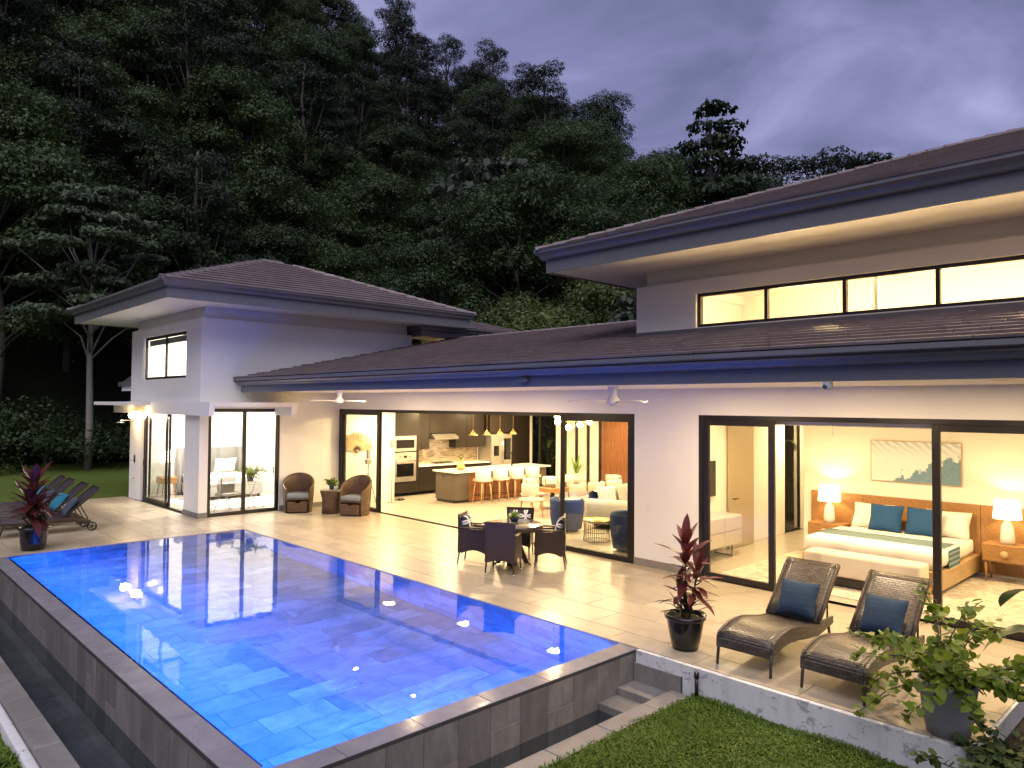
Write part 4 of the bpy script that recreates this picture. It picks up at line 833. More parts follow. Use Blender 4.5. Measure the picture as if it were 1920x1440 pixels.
# wicker loungers
def wicker_lounger():
    o = T('wicker_lounger', 'x', 'lounger', (0, 0, 0), 0, 'wicker loungers at the deck edge')
    pf = [(-.005, .24), (.0, .30), (.035, .345), (.1, .375), (.25, .41), (.42, .425), (.62, .41), (.82, .37), (1.0, .335), (1.15, .32), (1.32, .335)]
    P('seat', MB().sweep(pf, -.30, .30, .035, 8), 'wicker_lounger', o); P('front_apron', B(-.30, .30, -.012, .014, .19, .29, c=.006), 'wicker_lounger', o)
    bf = [(1.18, .34), (1.35, .50), (1.55, .70), (1.72, .865), (1.80, .93)]; bk = P('backrest', MB().sweep(bf, -.30, .30, .035, 8), 'wicker_lounger', o)
    for s in (-1, 1):
        pl = [(y, z+.004) for y, z in pf[1:]]+[(1.6, .34), (1.6, .26)]+[(y, z-.12-.03*math.sin(min(1, y)*3.1)) for y, z in reversed(pf[2:])]+[(-.005, .19)]
        P('side_rail', MB().prism(pl, 'x', s*.315-.015, s*.315+.015), 'wicker_lounger', o)
        P('leg', MB().tube([(s*.305, .01, .24), (s*.31, -.015, 0)], .02, 8, .015), 'wicker_dark', o); P('leg', MB().tube([(s*.305, 1.5, .3), (s*.31, 1.56, 0)], .02, 8, .015), 'wicker_dark', o)
        P('back_rail', MB().sweep([(y, z+.004) for y, z in bf], s*.315-.015, s*.315+.015, .05, 1), 'wicker_dark', o)
        P('strut', MB().tube([(s*.27, 1.58, .66), (s*.27, 1.56, .3)], .011), 'blackmetal', o)
    return o
wl0 = wicker_lounger(); wl0.location = (-4.01, 7.36, 0); wl0.rotation_euler = (0, 0, R(1)); wl0['label'] = 'dark wicker lounger with navy cushion, the one nearer the burgundy plant'
dup(wl0, (-3.06, 7.37, 0), R(-1), 'dark wicker lounger with navy cushion, the one next to the grey planter')
cushion('lounger_cushion', .46, .44, .15, 'navy', (-3.98, 8.50, .37), R(3), R(-30), 'navy striped cushion on the lounger nearer the burgundy plant', 'navy lounger cushions')
cushion('lounger_cushion', .46, .44, .15, 'navy', (-3.02, 8.50, .37), R(-4), R(-30), 'navy striped cushion on the lounger next to the grey planter', 'navy lounger cushions')
# sling loungers
M['sling'] = fabric('brown_purple_sling', (.045, .036, .05), .15)
def sling_lounger():
    o = T('sling_lounger', 'x', 'lounger', (0, 0, 0), 0, 'wheeled sling loungers on the far deck')
    P('seat_sling', MB().sweep([(0, .33), (.3, .31), (.7, .30), (1.1, .31), (1.2, .33)], -.29, .29, .012, 4), 'sling', o); P('back_sling', MB().sweep([(1.2, .34), (1.45, .53), (1.7, .74), (1.9, .92)], -.29, .29, .012, 4), 'sling', o)
    for s in (-1, 1):
        P('side_rail', MB().sweep([(-.02, .36), (.5, .335), (1.0, .33), (1.4, .33), (1.72, .24)], s*.315-.022, s*.315+.022, .085, 1), 'wicker_dark', o); P('back_rail', MB().tube([(s*.3, 1.18, .33), (s*.3, 1.9, .935)], .016), 'wicker_dark', o)
        P('leg', MB().tube([(s*.3, .12, .3), (s*.31, .02, 0)], .018), 'wicker_dark', o); P('strut', MB().tube([(s*.24, 1.52, .58), (s*.24, 1.68, .26)], .011), 'blackmetal', o)
        w = MB().lathe([(.075, -.02), (.1, -.022), (.1, .022), (.075, .02), (.075, -.02)], 20); w.lathe([(.001, -.018), (.024, -.018), (.024, .018), (.001, .018)], 10)
        for k in range(5): a = 6.283*k/5; w.box(-.008, .008, .02, .08, -.01, .01); w.xf(Matrix.Rotation(a, 4, 'Z'), len(w.v)-8)
        w.xf(Matrix.Translation((s*.33, 1.74, .1)) @ Matrix.Rotation(math.pi/2, 4, 'Y')); P('wheel', w, 'black', o)
    P('axle', MB().tube([(-.33, 1.74, .1), (.33, 1.74, .1)], .012), 'blackmetal', o); P('back_bar', MB().tube([(-.3, 1.9, .935), (.3, 1.9, .935)], .014), 'wicker_dark', o); return o
sg = sling_lounger(); labs = ['brown sling lounger with wheels, last of its row beside the far pool corner', 'brown sling lounger second in its row from the far pool corner', 'brown sling lounger third in its row from the far pool corner', 'brown sling lounger fourth in its row, beside the lawn']
xs = (-18.55, -19.65, -20.75, -21.75)
for i, x in enumerate(xs):
    if i == 0: s_ = sg; s_.location = (x, 2.78, 0); s_['label'] = labs[0]
    else: s_ = dup(sg, (x, 2.8, 0), R((-1, 2, -1)[i-1]), labs[i])
    cushion('scatter_cushion', .5, .46, .16, ('slate_fab', 'teal', 'slate_fab', 'teal')[i], (x+(-.03, .05, 0, .04)[i], 4.02, .345), R((-8, 6, -4, 3)[i]), R(-36), ('slate grey cushion on the sling lounger at the far pool corner', 'teal cushion on the second sling lounger from the far pool corner', 'slate grey cushion on the third sling lounger from the far pool corner', 'teal cushion on the sling lounger beside the lawn')[i], 'cushions on the sling loungers')

# ceiling fans
def fan():
    o = T('ceiling_fan', 'x', 'ceiling fan', (0, 0, 0), 0, 'white ceiling fans under the eave')
    P('mount', MB().lathe([(.09, 0), (.085, -.03), (.06, -.10), (.065, -.15), (.11, -.21), (.115, -.26), (.09, -.285), (.001, -.29)], 24), 'white', o); P('cap', MB().lathe([(.06, -.287), (.055, -.297), (.001, -.298)], 18), 'greyfab', o)
    for k in range(3):
        a = R(20+120*k); b = MB().sweep([(0, 0), (.12, .012), (.45, .012), (.62, .0), (.64, -.004)], -.05, .05, .012, 3); b.xf(Matrix.Rotation(a, 4, 'Z') @ Matrix.Translation((0, .1, -.235)) @ Matrix.Rotation(R(9), 4, 'Y')); P('blade', b, 'white', o)
    return o
f0 = fan(); f0.location = (-7.35, 9.3, 3.17); f0['label'] = 'white three-blade ceiling fan under the eave near the bedroom pier'
dup(f0, (-15.6, 9.15, 3.17), R(35), 'white three-blade ceiling fan under the eave above the tub chairs')
# ------------------------------------------------------------------ kitchen
K = T('oven_tower', 'tall dark cabinet tower with steel microwave and oven', 'cabinet', (-18.72, 12.76, 0))
P('carcass', B(-.66, 0, 0, 1.1, .1, 2.6, c=.004), 'cabinet', K)
mw = P('microwave', B(.001, .03, .14, .98, 1.40, 1.88, c=.008), 'steel', K); P('window', B(.031, .036, .22, .9, 1.5, 1.76), 'darkglass', mw)
ov = P('oven', B(.001, .03, .14, .98, .46, 1.36, c=.008), 'steel', K); P('window', B(.031, .036, .24, .88, .62, 1.02), 'darkglass', ov); P('handle', MB().tube([(.07, .2, 1.1), (.07, .92, 1.1)], .014), 'chrome', ov); P('display', B(.031, .035, .5, .62, 1.2, 1.27), 'darkglass', ov)
for yy in (.38, .74): P('knob', MB().tube([(.03, yy, 1.235), (.055, yy, 1.235)], .022), 'chrome', ov)
L = T('kitchen_counter', 'dark lower kitchen cabinets with white worktop along the wall', 'cabinet', (-18.72, 13.87, 0))
P('carcass', B(-.66, -.03, 0, 3.0, .1, .88), 'cabinet', L)
for i in range(4): P('door', B(-.029, -.008, .75*i+.004, .75*i+.746, .14, .86, c=.003), 'cabinet', L)
P('worktop', B(-.66, .02, 0, 3.0, .882, .92, c=.004), 'counter', L); P('backsplash', B(-.66, -.645, 0, 3.0, .922, 1.85), 'splash', L)
h = T('gas_hob', 'black gas hob with iron grates on the kitchen worktop', 'hob', (-19.0, 15.05, .92)); P('plate', B(-.25, .25, -.42, .42, .001, .015, c=.003), 'steel', h)
for i in range(3): P('grate', MB().tube([(-.2, -.34+.27*i, .045), (.2, -.34+.27*i, .045), (.2, -.2+.27*i, .045), (-.2, -.2+.27*i, .045), (-.2, -.34+.27*i, .045)], .012), 'black', h); P('burner', MB().lathe([(.001, .035), (.05, .035), (.06, .016)], 14, 0, -.27+.27*i, 0), 'black', h)
U = T('wall_cupboards', 'dark brown upper kitchen cupboards hung above the worktop', 'cabinet', (-19.02, 13.87, 0))
for i, (a, b, z0) in enumerate(((0, .62, 1.42), (.625, 1.72, 1.92), (1.725, 2.2, 1.42), (2.205, 3.0, 1.42))): c = P('cupboard', B(-.36, 0, a, b, z0, 2.6, c=.003), 'cabinet', U); P('door', B(.001, .02, a+.004, b-.004, z0+.004, 2.596, c=.003), 'cabinet', c)
o = T('range_hood', 'slanted stainless steel range hood above the hob', 'hood', (-19.0, 15.05, 1.72)); P('canopy', MB().prism([(-.36, .18), (.02, .18), (.22, .06), (.2, .0), (-.36, .04)], 'y', -.5, .5), 'steel', o); P('light_strip', B(-.1, .1, -.3, .3, .0, .012), 'disc', o)
F = T('fridge', 'steel double door fridge with water dispenser in dark cabinetry', 'fridge', (-18.72, 16.9, 0)); P('body', B(-.66, 0, .02, 1.0, .02, 1.85), 'steel', F)
for a, b in ((.02, .508), (.512, 1.0)): P('door', B(.001, .06, a+.003, b-.003, .7, 1.84, c=.012), 'steel', F)
P('freezer_drawer', B(.001, .06, .023, .997, .04, .69, c=.012), 'steel', F); P('dispenser', B(.061, .066, .12, .36, 1.1, 1.45), 'darkglass', F); P('screen', B(.061, .066, .6, .92, .95, 1.7), 'darkglass', F)
for yy in (.47, .55): P('handle', MB().tube([(.1, yy, .85), (.1, yy, 1.7)], .014), 'chrome', F)
o = T('pantry_cabinet', 'tall dark pantry cabinet surrounding the steel fridge', 'cabinet', (-18.72, 16.88, 0)); P('over_door', B(-.66, .01, 0, 1.04, 1.9, 2.6, c=.003), 'cabinet', o); P('tall_door', B(-.66, .012, 1.05, 1.95, .08, 2.6, c=.003), 'cabinet', o); P('end_panel', B(-.66, .03, 1.96, 2.06, 0, 2.62), 'inner', o)
I = T('kitchen_island', 'long kitchen island with white top, taupe end and walnut slatted side', 'island', (-16.82, 13.35, 0))
P('body', B(-.46, .36, .12, 3.9, .0, .87), 'cabinet', I); P('end_panel', B(-.47, .44, .08, .119, .08, .878, c=.003), 'islandpanel', I); P('corner_panel', B(.361, .44, .12, .62, .08, .878, c=.003), 'islandpanel', I); P('worktop', B(-.52, .56, 0, 4.0, .88, .925, c=.004), 'counter', I); P('socket', B(-.15, -.05, .074, .0795, .72, .8), 'black', I)
for i in range(42): P('slat', B(.361, .40, .64+.056*i, .64+.056*i+.034, .02, .875), 'walnut', I)
P('far_panel', B(.361, .44, 3.02, 3.9, .08, .878), 'islandpanel', I)
o = T('kitchen_tap', 'tall dark arched kitchen tap on the island', 'tap', (-16.9, 16.2, .925)); P('spout', MB().tube([(0, 0, 0), (0, 0, .34), (0, -.03, .43), (0, -.1, .46), (0, -.17, .43), (0, -.19, .33)], .014), 'blackmetal', o); P('base', MB().lathe([(.03, 0), (.03, .05), (.001, .055)], 12), 'blackmetal', o); P('lever', MB().tube([(.02, 0, .04), (.09, 0, .07)], .007), 'blackmetal', o)
o = T('vase', 'round brass vase with a leafy sprig on the island', 'vase', (-16.75, 13.95, .925)); P('body', MB().lathe([(.001, 0), (.07, 0), (.13, .07), (.12, .14), (.05, .2), (.04, .26), (.055, .3)], 20), 'brass', o); lf = MB(); q = random.Random(1)
for i in range(26): a = q.uniform(0, 6.28); blade(lf, (0, 0, .28), (math.cos(a)*.6, math.sin(a)*.6, 1), q.uniform(.1, .24), .04, .5, 3)
P('leaves', lf, 'houseplant', o)
def stool():
    o = T('bar_stool', 'white upholstered bar stool with light wood legs at the kitchen island', 'stool', (0, 0, 0), 0, 'bar stools at the island')
    P('seat', B(-.2, .22, -.22, .22, .62, .70, c=.03), 'cream', o); P('backrest', MB().lathe([(.215, .66), (.24, .68), (.25, .93), (.235, .96), (.205, .95), (.2, .7), (.215, .66)], 18, 0, 0, 0, True, R(-100), R(100)), 'linen', o)
    for sx in (-1, 1):
        for sy in (-1, 1): P('leg', MB().tube([(sx*.14, sy*.15, .63), (sx*.2, sy*.21, 0)], .019, 8, .013), 'oak_light', o)
    P('footrest', MB().tube([(.185, .195, .22), (-.185, .195, .22), (-.185, -.195, .22), (.185, -.195, .22), (.185, .195, .22)], .008), 'blackmetal', o); return o
s0 = stool(); s0.location = (-16.05, 14.2, 0)
for i in range(1, 4): dup(s0, (-16.05, 14.2+.68*i, 0), R((0, 4, -3, 5)[i]))
def pend():
    o = T('cone_pendant', 'small brass cone pendant lamp hanging over the kitchen island', 'pendant lamp', (0, 0, 0), 0, 'cone pendants over the island')
    P('cord', MB().tube([(0, 0, 0), (0, 0, -.68)], .004, 6), 'brass', o); P('cone_shade', MB().lathe([(.02, -.68), (.03, -.72), (.14, -.84), (.135, -.845), (.022, -.73)], 22), 'brass', o); P('bulb', MB().sphere((0, 0, -.81), .035, 10), 'bulb', o); lamp('POINT', (0, 0, -.87), 6, WARM, .03, o); return o
p0 = pend(); p0.location = (-16.8, 14.46, 2.78)
for y in (15.03, 15.58, 16.15): dup(p0, (-16.8, y, 2.78), 0)
o = T('sandals', 'pair of dark sandals left on the floor by the white kitchen pier', 'sandals', (-18.1, 12.72, 0), R(20))
for s in (-.06, .06): P('sole', B(s-.04, s+.04, -.13, .13, 0, .025, c=.01), 'black', o); P('strap', MB().tube([(s-.04, .03, .02), (s, .05, .06), (s+.04, .03, .02)], .012), 'cabinet', o)
# props behind the first glass panel
o = T('wall_sculpture', 'fan shaped slatted wooden wall sculpture behind the glass panel', 'sculpture', (-18.34, 11.35, 1.5))
for k in range(17):
    a = R(-80+160*k/16); b = B(0, .02, -.02, .02, .05, .55); b.xf(Matrix.Rotation(a, 4, 'X')); P('slat', b, 'oak_light', o)
P('hub', MB().sphere((.01, 0, 0), .06, 10), 'oak', o)
o = T('camera_tripod', 'tripod with a camera on it standing behind the glass panel', 'tripod', (-17.95, 11.5, 0))
for k in range(3): a = R(30+120*k); P('leg', MB().tube([(0, 0, .95), (.28*math.cos(a), .28*math.sin(a), 0)], .014), 'midgrey', o)
P('column', MB().tube([(0, 0, .9), (0, 0, 1.15)], .018), 'midgrey', o); P('camera_body', B(-.06, .06, -.08, .08, 1.15, 1.28, c=.01), 'midgrey', o); P('viewfinder', B(-.04, .04, -.05, .05, 1.3, 1.55, c=.01), 'midgrey', o)
o = T('lamp_stand', 'thin grey light stand with a small head behind the glass panel', 'stand', (-17.85, 12.25, 0)); P('pole', MB().tube([(0, 0, .02), (0, 0, 1.6)], .011), 'midgrey', o); P('head', B(-.04, .04, -.05, .05, 1.6, 1.82, c=.01), 'midgrey', o); P('base', MB().lathe([(.001, .02), (.13, .015), (.14, 0)], 18), 'midgrey', o)
# ------------------------------------------------------------------ dining and living
D = T('dining_table', 'glass topped dining table on a slab of golden live-edge wood', 'table', (-13.2, 15.0, 0)); P('glass_top', B(-.5, .5, -1.3, 1.3, .74, .755), 'glass', D); q = random.Random(3)
P('wood_slab', MB().prism([(-.32+q.uniform(-.07, .07), -1.2+.2*i) for i in range(13)]+[(.32+q.uniform(-.07, .07), 1.2-.2*i) for i in range(13)], 'z', .6, .7), 'oak', D)
for s in (-1, 1): P('leg', B(-.04, .04, s*.85-.04, s*.85+.04, 0, .6), 'blackmetal', D)
def dchair():
    o = T('dining_chair', 'cream upholstered dining chair with rounded back at the glass table', 'chair', (0, 0, 0), 0, 'cream dining chairs')
    P('seat', B(-.24, .24, -.22, .26, .40, .48, c=.03), 'cream', o); P('backrest', MB().lathe([(.235, .56), (.26, .58), (.265, .8), (.25, .86), (.225, .84), (.22, .58), (.235, .56)], 18, 0, .02, 0, True, R(180), R(360)), 'cream', o)
    for s in (-1, 1): P('back_post', MB().tube([(s*.2, -.1, .45), (s*.22, -.12, .62)], .018), 'cream', o)
    for sx in (-1, 1):
        for sy in (-1, 1): P('leg', MB().tube([(sx*.17, sy*.17, .41), (sx*.22, sy*.22, 0)], .018, 8, .011), 'oak', o)
    return o
d0 = dchair(); spots = [(-12.4, 14.2, 90), (-12.4, 14.95, 90), (-12.4, 15.7, 90), (-14.0, 14.2, -90), (-14.0, 14.95, -90), (-14.0, 15.7, -90), (-13.2, 13.35, 0), (-13.2, 16.7, 180)]
for i, (x, y, a) in enumerate(spots):
    if i == 0: d0.location = (x, y, 0); d0.rotation_euler = (0, 0, R(a))
    else: dup(d0, (x, y, 0), R(a))
o = T('table_plant', 'spiky green plant in a vase on the glass dining table', 'plant', (-13.2, 15.1, .755)); P('vase', MB().lathe([(.001, 0), (.06, 0), (.075, .12), (.04, .22), (.05, .26)], 16), 'white', o); lf = MB(); q = random.Random(12)
for i in range(12): a = q.uniform(0, 6.28); el = R(q.uniform(40, 85)); blade(lf, (0, 0, .22), (math.cos(a)*math.cos(el), math.sin(a)*math.cos(el), math.sin(el)), q.uniform(.4, .7), .08, .4, 5)
P('leaves', lf, 'houseplant', o)
o = T('chandelier', 'modern brass chandelier with glowing globe bulbs over the dining table', 'chandelier', (-13.2, 15.0, 2.78)); P('rod', MB().tube([(0, 0, 0), (0, 0, -.5)], .012), 'brass', o)
for k, (a, z, l) in enumerate(((200, -.2, .5), (215, -.36, .45), (20, -.22, .5), (40, -.35, .42), (290, -.5, .4), (110, -.45, .45))):
    e = Vector((math.cos(R(a))*l, math.sin(R(a))*l, z)); ar = P('arm', MB().tube([(0, 0, z), e], .008, 6), 'brass', o); P('globe_bulb', MB().sphere(e, .085, 14), 'bulb', ar)
lamp('POINT', (0, 0, -.62), 70, WARM, .25, o)
S = T('curved_sofa', 'curved light grey sofa seen through the glass door', 'sofa', (-7.1, 14.65, 0))
def arcp(prof, r, a0, a1, n=24): return MB().lathe([(r+x, z) for x, z in prof], n, 0, 0, 0, True, R(a0), R(a1))
P('backrest', arcp([(.0, .14), (.28, .14), (.33, .5), (.3, .8), (.2, .86), (.08, .82), (.02, .5), (0, .14)], 4.05, 162, 198), 'greyfab', S); P('seat', arcp([(-.8, .14), (-.84, .34), (-.76, .45), (0, .46), (.02, .14)], 4.05, 162, 198), 'greyfab', S)
for i, a in enumerate((161, 199)):
    m = MB().box(-.5, .62, -.15, .15, .1, .68, c=.13); m.xf(Matrix.Rotation(R(a), 4, 'Z') @ Matrix.Translation((3.78, 0, 0))); P('armrest', m, 'greyfab', S)
P('plinth', arcp([(-.7, .0), (-.7, .13), (.2, .13), (.2, 0)], 4.05, 163, 197), 'black', S)
cushion('sofa_cushion', .5, .5, .16, 'chevron', (-10.98, 13.75, .46), R(75), R(-18), 'white chevron patterned cushion on the curved sofa', 'sofa cushions'); cushion('sofa_cushion', .5, .5, .16, 'greyfab', (-11.02, 14.5, .46), R(88), R(-18), 'plain grey cushion on the curved sofa beside the chevron one', 'sofa cushions')
def tubv():
    o = T('barrel_armchair', 'x', 'armchair', (0, 0, 0), 0, 'blue barrel armchairs'); P('shell', MB().lathe([(.34, .06), (.38, .3), (.40, .68), (.37, .74), (.31, .72), (.3, .4), (.34, .06)], 26, 0, 0, 0, True, R(-30), R(210)), 'bluevelvet', o); P('seat', MB().lathe([(.001, .08), (.32, .08), (.33, .38), (.28, .44), (.001, .45)], 24), 'bluevelvet', o); P('swivel_base', MB().lathe([(.26, 0), (.27, .07), (.001, .07)], 20), 'black', o); return o
t0 = tubv(); t0.location = (-11.25, 12.55, 0); t0.rotation_euler = (0, 0, R(200)); t0['label'] = 'blue velvet barrel armchair at the edge of the open doorway'
dup(t0, (-8.85, 11.75, 0), R(150), 'blue velvet barrel armchair behind the glass next to the wire table')
o = T('wire_table', 'round wire drum side table with a bronze top behind the glass door', 'table', (-9.95, 12.05, 0)); P('top', MB().lathe([(.001, .46), (.29, .46), (.295, .45), (.29, .44), (.001, .44)], 26), 'brass', o); w = MB()
for k in range(36): a = 6.283*k/36; w.tube([(.285*math.cos(a), .285*math.sin(a), .44), (.26*math.cos(a), .26*math.sin(a), .2), (.285*math.cos(a), .285*math.sin(a), .012)], .004, 5)
for z in (.012, .2): w.tube([(.28*math.cos(6.283*k/24), .28*math.sin(6.283*k/24), z) for k in range(25)], .006, 5)
P('wire_cage', w, 'blackmetal', o)
# plants behind the rear glass
for i, (x, y) in enumerate(((-18.6, 20.0), (-17.9, 20.3), (-20.0, 20.6))):
    o = T('banana_plant', 'tall arching leafy plant outside the rear glass', 'plant', (x, y, -.2), 0, 'leafy plants behind the house'); st = MB(); lf = MB(); q = random.Random(30+i)
    for k in range(9): a = q.uniform(0, 6.28); h = q.uniform(1.0, 2.2); e = Vector((math.cos(a)*.3, math.sin(a)*.3, h)); st.tube([(0, 0, 0), e*.6, e], .02, 6, .01); blade(lf, e, (math.cos(a), math.sin(a), .7), q.uniform(.6, 1.0), .24, 1.6, 7)
    P('stalk', st, 'leaf_d', o); P('leaves', lf, 'leaf_d', o)
o = T('court_plant', 'tall plant with pale stalks and broad leaves behind the narrow hall window', 'plant', (-8.3, 16.75, .03)); st = MB(); lf = MB(); q = random.Random(77)
for k in range(8): a = q.uniform(0, 6.28); h = q.uniform(.7, 2.1); e = Vector((math.cos(a)*.2, math.sin(a)*.25, h)); st.tube([(0, 0, 0), e*.6, e], .018, 6, .01); blade(lf, e, (math.cos(a), math.sin(a), .3), q.uniform(.35, .55), .24, 1.6, 6)
P('stalk', st, 'houseplant', o); P('leaves', lf, 'leaf_d', o)
# ------------------------------------------------------------------ master bedroom
o = P('bedroom_rug', B(-6.6, -1.5, 11.25, 14.2, -.003, .008), 'rug'); tag(o, 'large faded cream rug under the master bed', 'rug')
HB = T('headboard_panel', 'wide honey wood headboard panel along the bedroom wall', 'headboard', (-4.5, 14.598, 0))
for i, (a, b) in enumerate(((-1.95, -.95), (-.945, 1.0), (1.005, 2.0))): P('panel', B(a, b, -.045, 0, .05, 1.2, c=.004), 'oak', HB)
BD = T('master_bed', 'large oak bed with white linen and blue striped throw', 'bed', (-4.58, 12.4, 0))
P('base', B(-1.08, 1.08, 0, 2.1, .08, .36, c=.01), 'oak_light', BD); P('mattress', B(-1.0, 1.0, .05, 2.1, .362, .62, c=.07), 'linen', BD); P('duvet', B(-1.06, 1.06, .02, 1.5, .4, .665, c=.09), 'linen', BD)
P('throw_blanket', MB().sweep([(.42, .672), (.6, .676), (.8, .676), (.98, .672)], -1.0, 1.0, .006, 4).box(1.063, 1.072, .42, .98, .33, .64).box(-1.072, -1.063, .42, .98, .33, .64), 'throw', BD)
for i, (x, w) in enumerate(((-.62, .72), (.62, .72))): cushion('bed_pillow', w, .48, .2, 'linen', (-4.58+x, 14.28, .62), 0, R(-24), 'white pillow standing against the honey wood headboard', 'white pillows on the master bed', 'pillow')
for x in (-.3, .32): cushion('blue_pillow', .56, .5, .18, 'bluepillow', (-4.58+x, 14.02, .63), R(2), R(-22), 'dusty blue square pillow on the white master bed', 'blue pillows on the master bed', 'pillow')
o = T('bed_bench', 'long cream upholstered bench at the foot of the bed', 'bench', (-4.5, 12.05, 0)); P('seat', B(-.88, .88, -.22, .22, .16, .52, c=.05), 'cream', o); P('base', B(-.84, .84, -.19, .19, .03, .155), 'black', o)
for s in (-1, 1): P('leg', B(s*.86-.05, s*.86+.05, -.2, .2, 0, .16), 'oak', o)
def nstand():
    o = T('nightstand', 'x', 'nightstand', (0, 0, 0), 0, 'oak nightstands'); P('case', B(-.32, .32, -.42, 0, .34, .63, c=.006), 'oak', o); dw = P('drawer', B(-.3, .3, -.436, -.421, .36, .58, c=.004), 'oak', o); P('knob', MB().tube([(0, -.437, .48), (0, -.47, .48)], .06, 16), 'oak_light', dw)
    for sx in (-.27, .27):
        for sy in (-.38, -.04): P('leg', MB().tube([(sx, sy, .34), (sx*1.03, sy, 0)], .024, 8, .016), 'oak', o)
    return o
n0 = nstand(); n0.location = (-6.0, 14.52, 0); n0['label'] = 'oak nightstand with round knob on the hall side of the bed'; dup(n0, (-3.05, 14.5, 0), 0, 'oak nightstand with round knob on the far side of the bed from the hall')
def tlamp():
    o = T('table_lamp', 'x', 'lamp', (0, 0, 0), 0, 'white bottle lamps'); P('base', MB().lathe([(.001, 0), (.1, 0), (.105, .1), (.085, .3), (.05, .36), (.03, .40), (.035, .43), (.001, .43)], 22), 'white', o); P('lamp_shade', MB().lathe([(.205, .42), (.17, .74)], 26), 'shade', o); P('bulb', MB().sphere((0, 0, .52), .04, 10), 'bulb', o); lamp('POINT', (0, 0, .6), 26, (1, .66, .3), .05, o); return o
l0 = tlamp(); l0.location = (-5.98, 14.3, .63); l0['label'] = 'lit table lamp with cream shade on the hall side nightstand'; dup(l0, (-3.05, 14.28, .63), 0, 'lit table lamp with cream shade on the nightstand farther from the hall')
o = T('wall_painting', 'wide pale seascape painting with slate blue waves above the bed', 'painting', (-5.29, 14.59, 1.5)); cv = MB().add([(0, -.025, 0), (1.5, -.025, 0), (1.5, -.025, .74), (0, -.025, .74)], [(0, 1, 2, 3)], [[(0, 0), (1, 0), (1, .5), (0, .5)]]); P('canvas', cv, 'painting', o); P('frame', B(-.015, 1.515, -.022, 0, -.015, .755, c=.003), 'oak_light', o)
o = T('dresser', 'low taupe lacquer dresser on black sled legs by the bedroom wall', 'dresser', (-7.66, 12.1, 0)); P('case', B(.02, .5, -.95, .95, .22, .78, c=.006), 'dresser', o)
for i in range(3):
    for j in range(2): P('drawer', B(.501, .518, -.94+.63*i, -.94+.63*i+.62, .24+.27*j, .24+.27*j+.255, c=.003), 'dresser', o)
for y in (-.7, .7): P('sled_leg', MB().tube([(.08, y, .21), (.08, y, .012), (.44, y, .012), (.44, y, .21)], .014, 4), 'blackmetal', o)
o = T('wall_television', 'thin black television on the bedroom side wall', 'television', (-7.69, 12.3, 1.45)); P('screen', B(.04, .07, -.6, .6, -.35, .35, c=.004), 'darkglass', o); P('bracket', B(0, .04, -.1, .1, -.1, .1), 'blackmetal', o)
o = T('blind_rod', 'short white blind rod hanging at the bedroom opening', 'rod', (-4.55, 11.0, 2.5)); P('stick', MB().tube([(0, 0, .14), (0, 0, -.04)], .01), 'white', o); P('knob', MB().sphere((0, 0, -.05), .014, 8), 'white', o)
# ------------------------------------------------------------------ guest bedroom
o = P('guest_rug', B(-22.6, -19.4, 7.4, 10.3, -.003, .008), 'rug2'); tag(o, 'white rug with black angular lines in the guest bedroom', 'rug')
GB = T('guest_bed', 'white bed with grey upholstered wingback headboard in the guest bedroom', 'bed', (-23.66, 9.15, 0)); P('headboard', B(0, .1, -.95, .95, .1, 1.45, c=.03), 'midgrey', GB)
for s in (-1, 1): P('wing', B(0, .3, s*.95-.05, s*.95+.05, .1, 1.45, c=.03), 'midgrey', GB)
P('base', B(.1, 2.1, -.88, .88, .1, .38, c=.02), 'greyfab', GB); P('mattress', B(.1, 2.08, -.85, .85, .385, .64, c=.06), 'linen', GB)
for x in (.15, 2.0):
    for y in (-.8, .8): P('leg', B(x-.03, x+.03, y-.03, y+.03, 0, .1), 'black', GB)
for y in (-.42, .42): cushion('guest_pillow', .7, .5, .2, 'linen', (-23.4, 9.15+y, .63), R(90), R(20), 'white pillow on the grey wingback guest bed', 'white pillows on the guest bed', 'pillow')
o = T('guest_nightstand', 'small walnut nightstand with splayed legs beside the guest bed', 'nightstand', (-23.2, 7.75, 0)); P('case', B(-.25, .25, -.22, .22, .42, .62, c=.01), 'oak', o)
for sx in (-1, 1):
    for sy in (-1, 1): P('leg', MB().tube([(sx*.18, sy*.15, .42), (sx*.24, sy*.2, 0)], .02, 8, .013), 'oak', o)
def glamp(loc, label, base):
    o = T('bedside_lamp', label, 'lamp', loc); P('base', MB().lathe(base, 16), 'glass' if base[1][0] > .08 else 'blackmetal', o); P('lamp_shade', MB().lathe([(.2, .44), (.17, .78)], 24), 'shade_cool', o); P('bulb', MB().sphere((0, 0, .58), .04, 10), 'bulb_cool', o); P('stem', MB().tube([(0, 0, .02), (0, 0, .55)], .008), 'brass', o); lamp('POINT', (0, 0, .62), 18, COOL, .05, o)
glamp((-23.2, 7.75, .62), 'lit white lamp with clear tapered base on the guest nightstand', [(.001, 0), (.1, 0), (.05, .42), (.001, .42)]); glamp((-19.35, 7.35, .75), 'lit white lamp with thin black stem on the folding desk', [(.001, 0), (.06, 0), (.03, .04), (.02, .42), (.001, .42)])
DK = T('folding_desk', 'white desk on chrome crossed legs behind the guest room glass', 'desk', (-19.4, 8.05, 0)); P('top', B(-.3, .3, -.85, .85, .72, .75, c=.005), 'white', DK)
for y in (-.65, .65):
    for s in (-1, 1): P('leg', MB().tube([(s*.26, y, .72), (-s*.26, y, 0)], .012), 'chrome', DK)
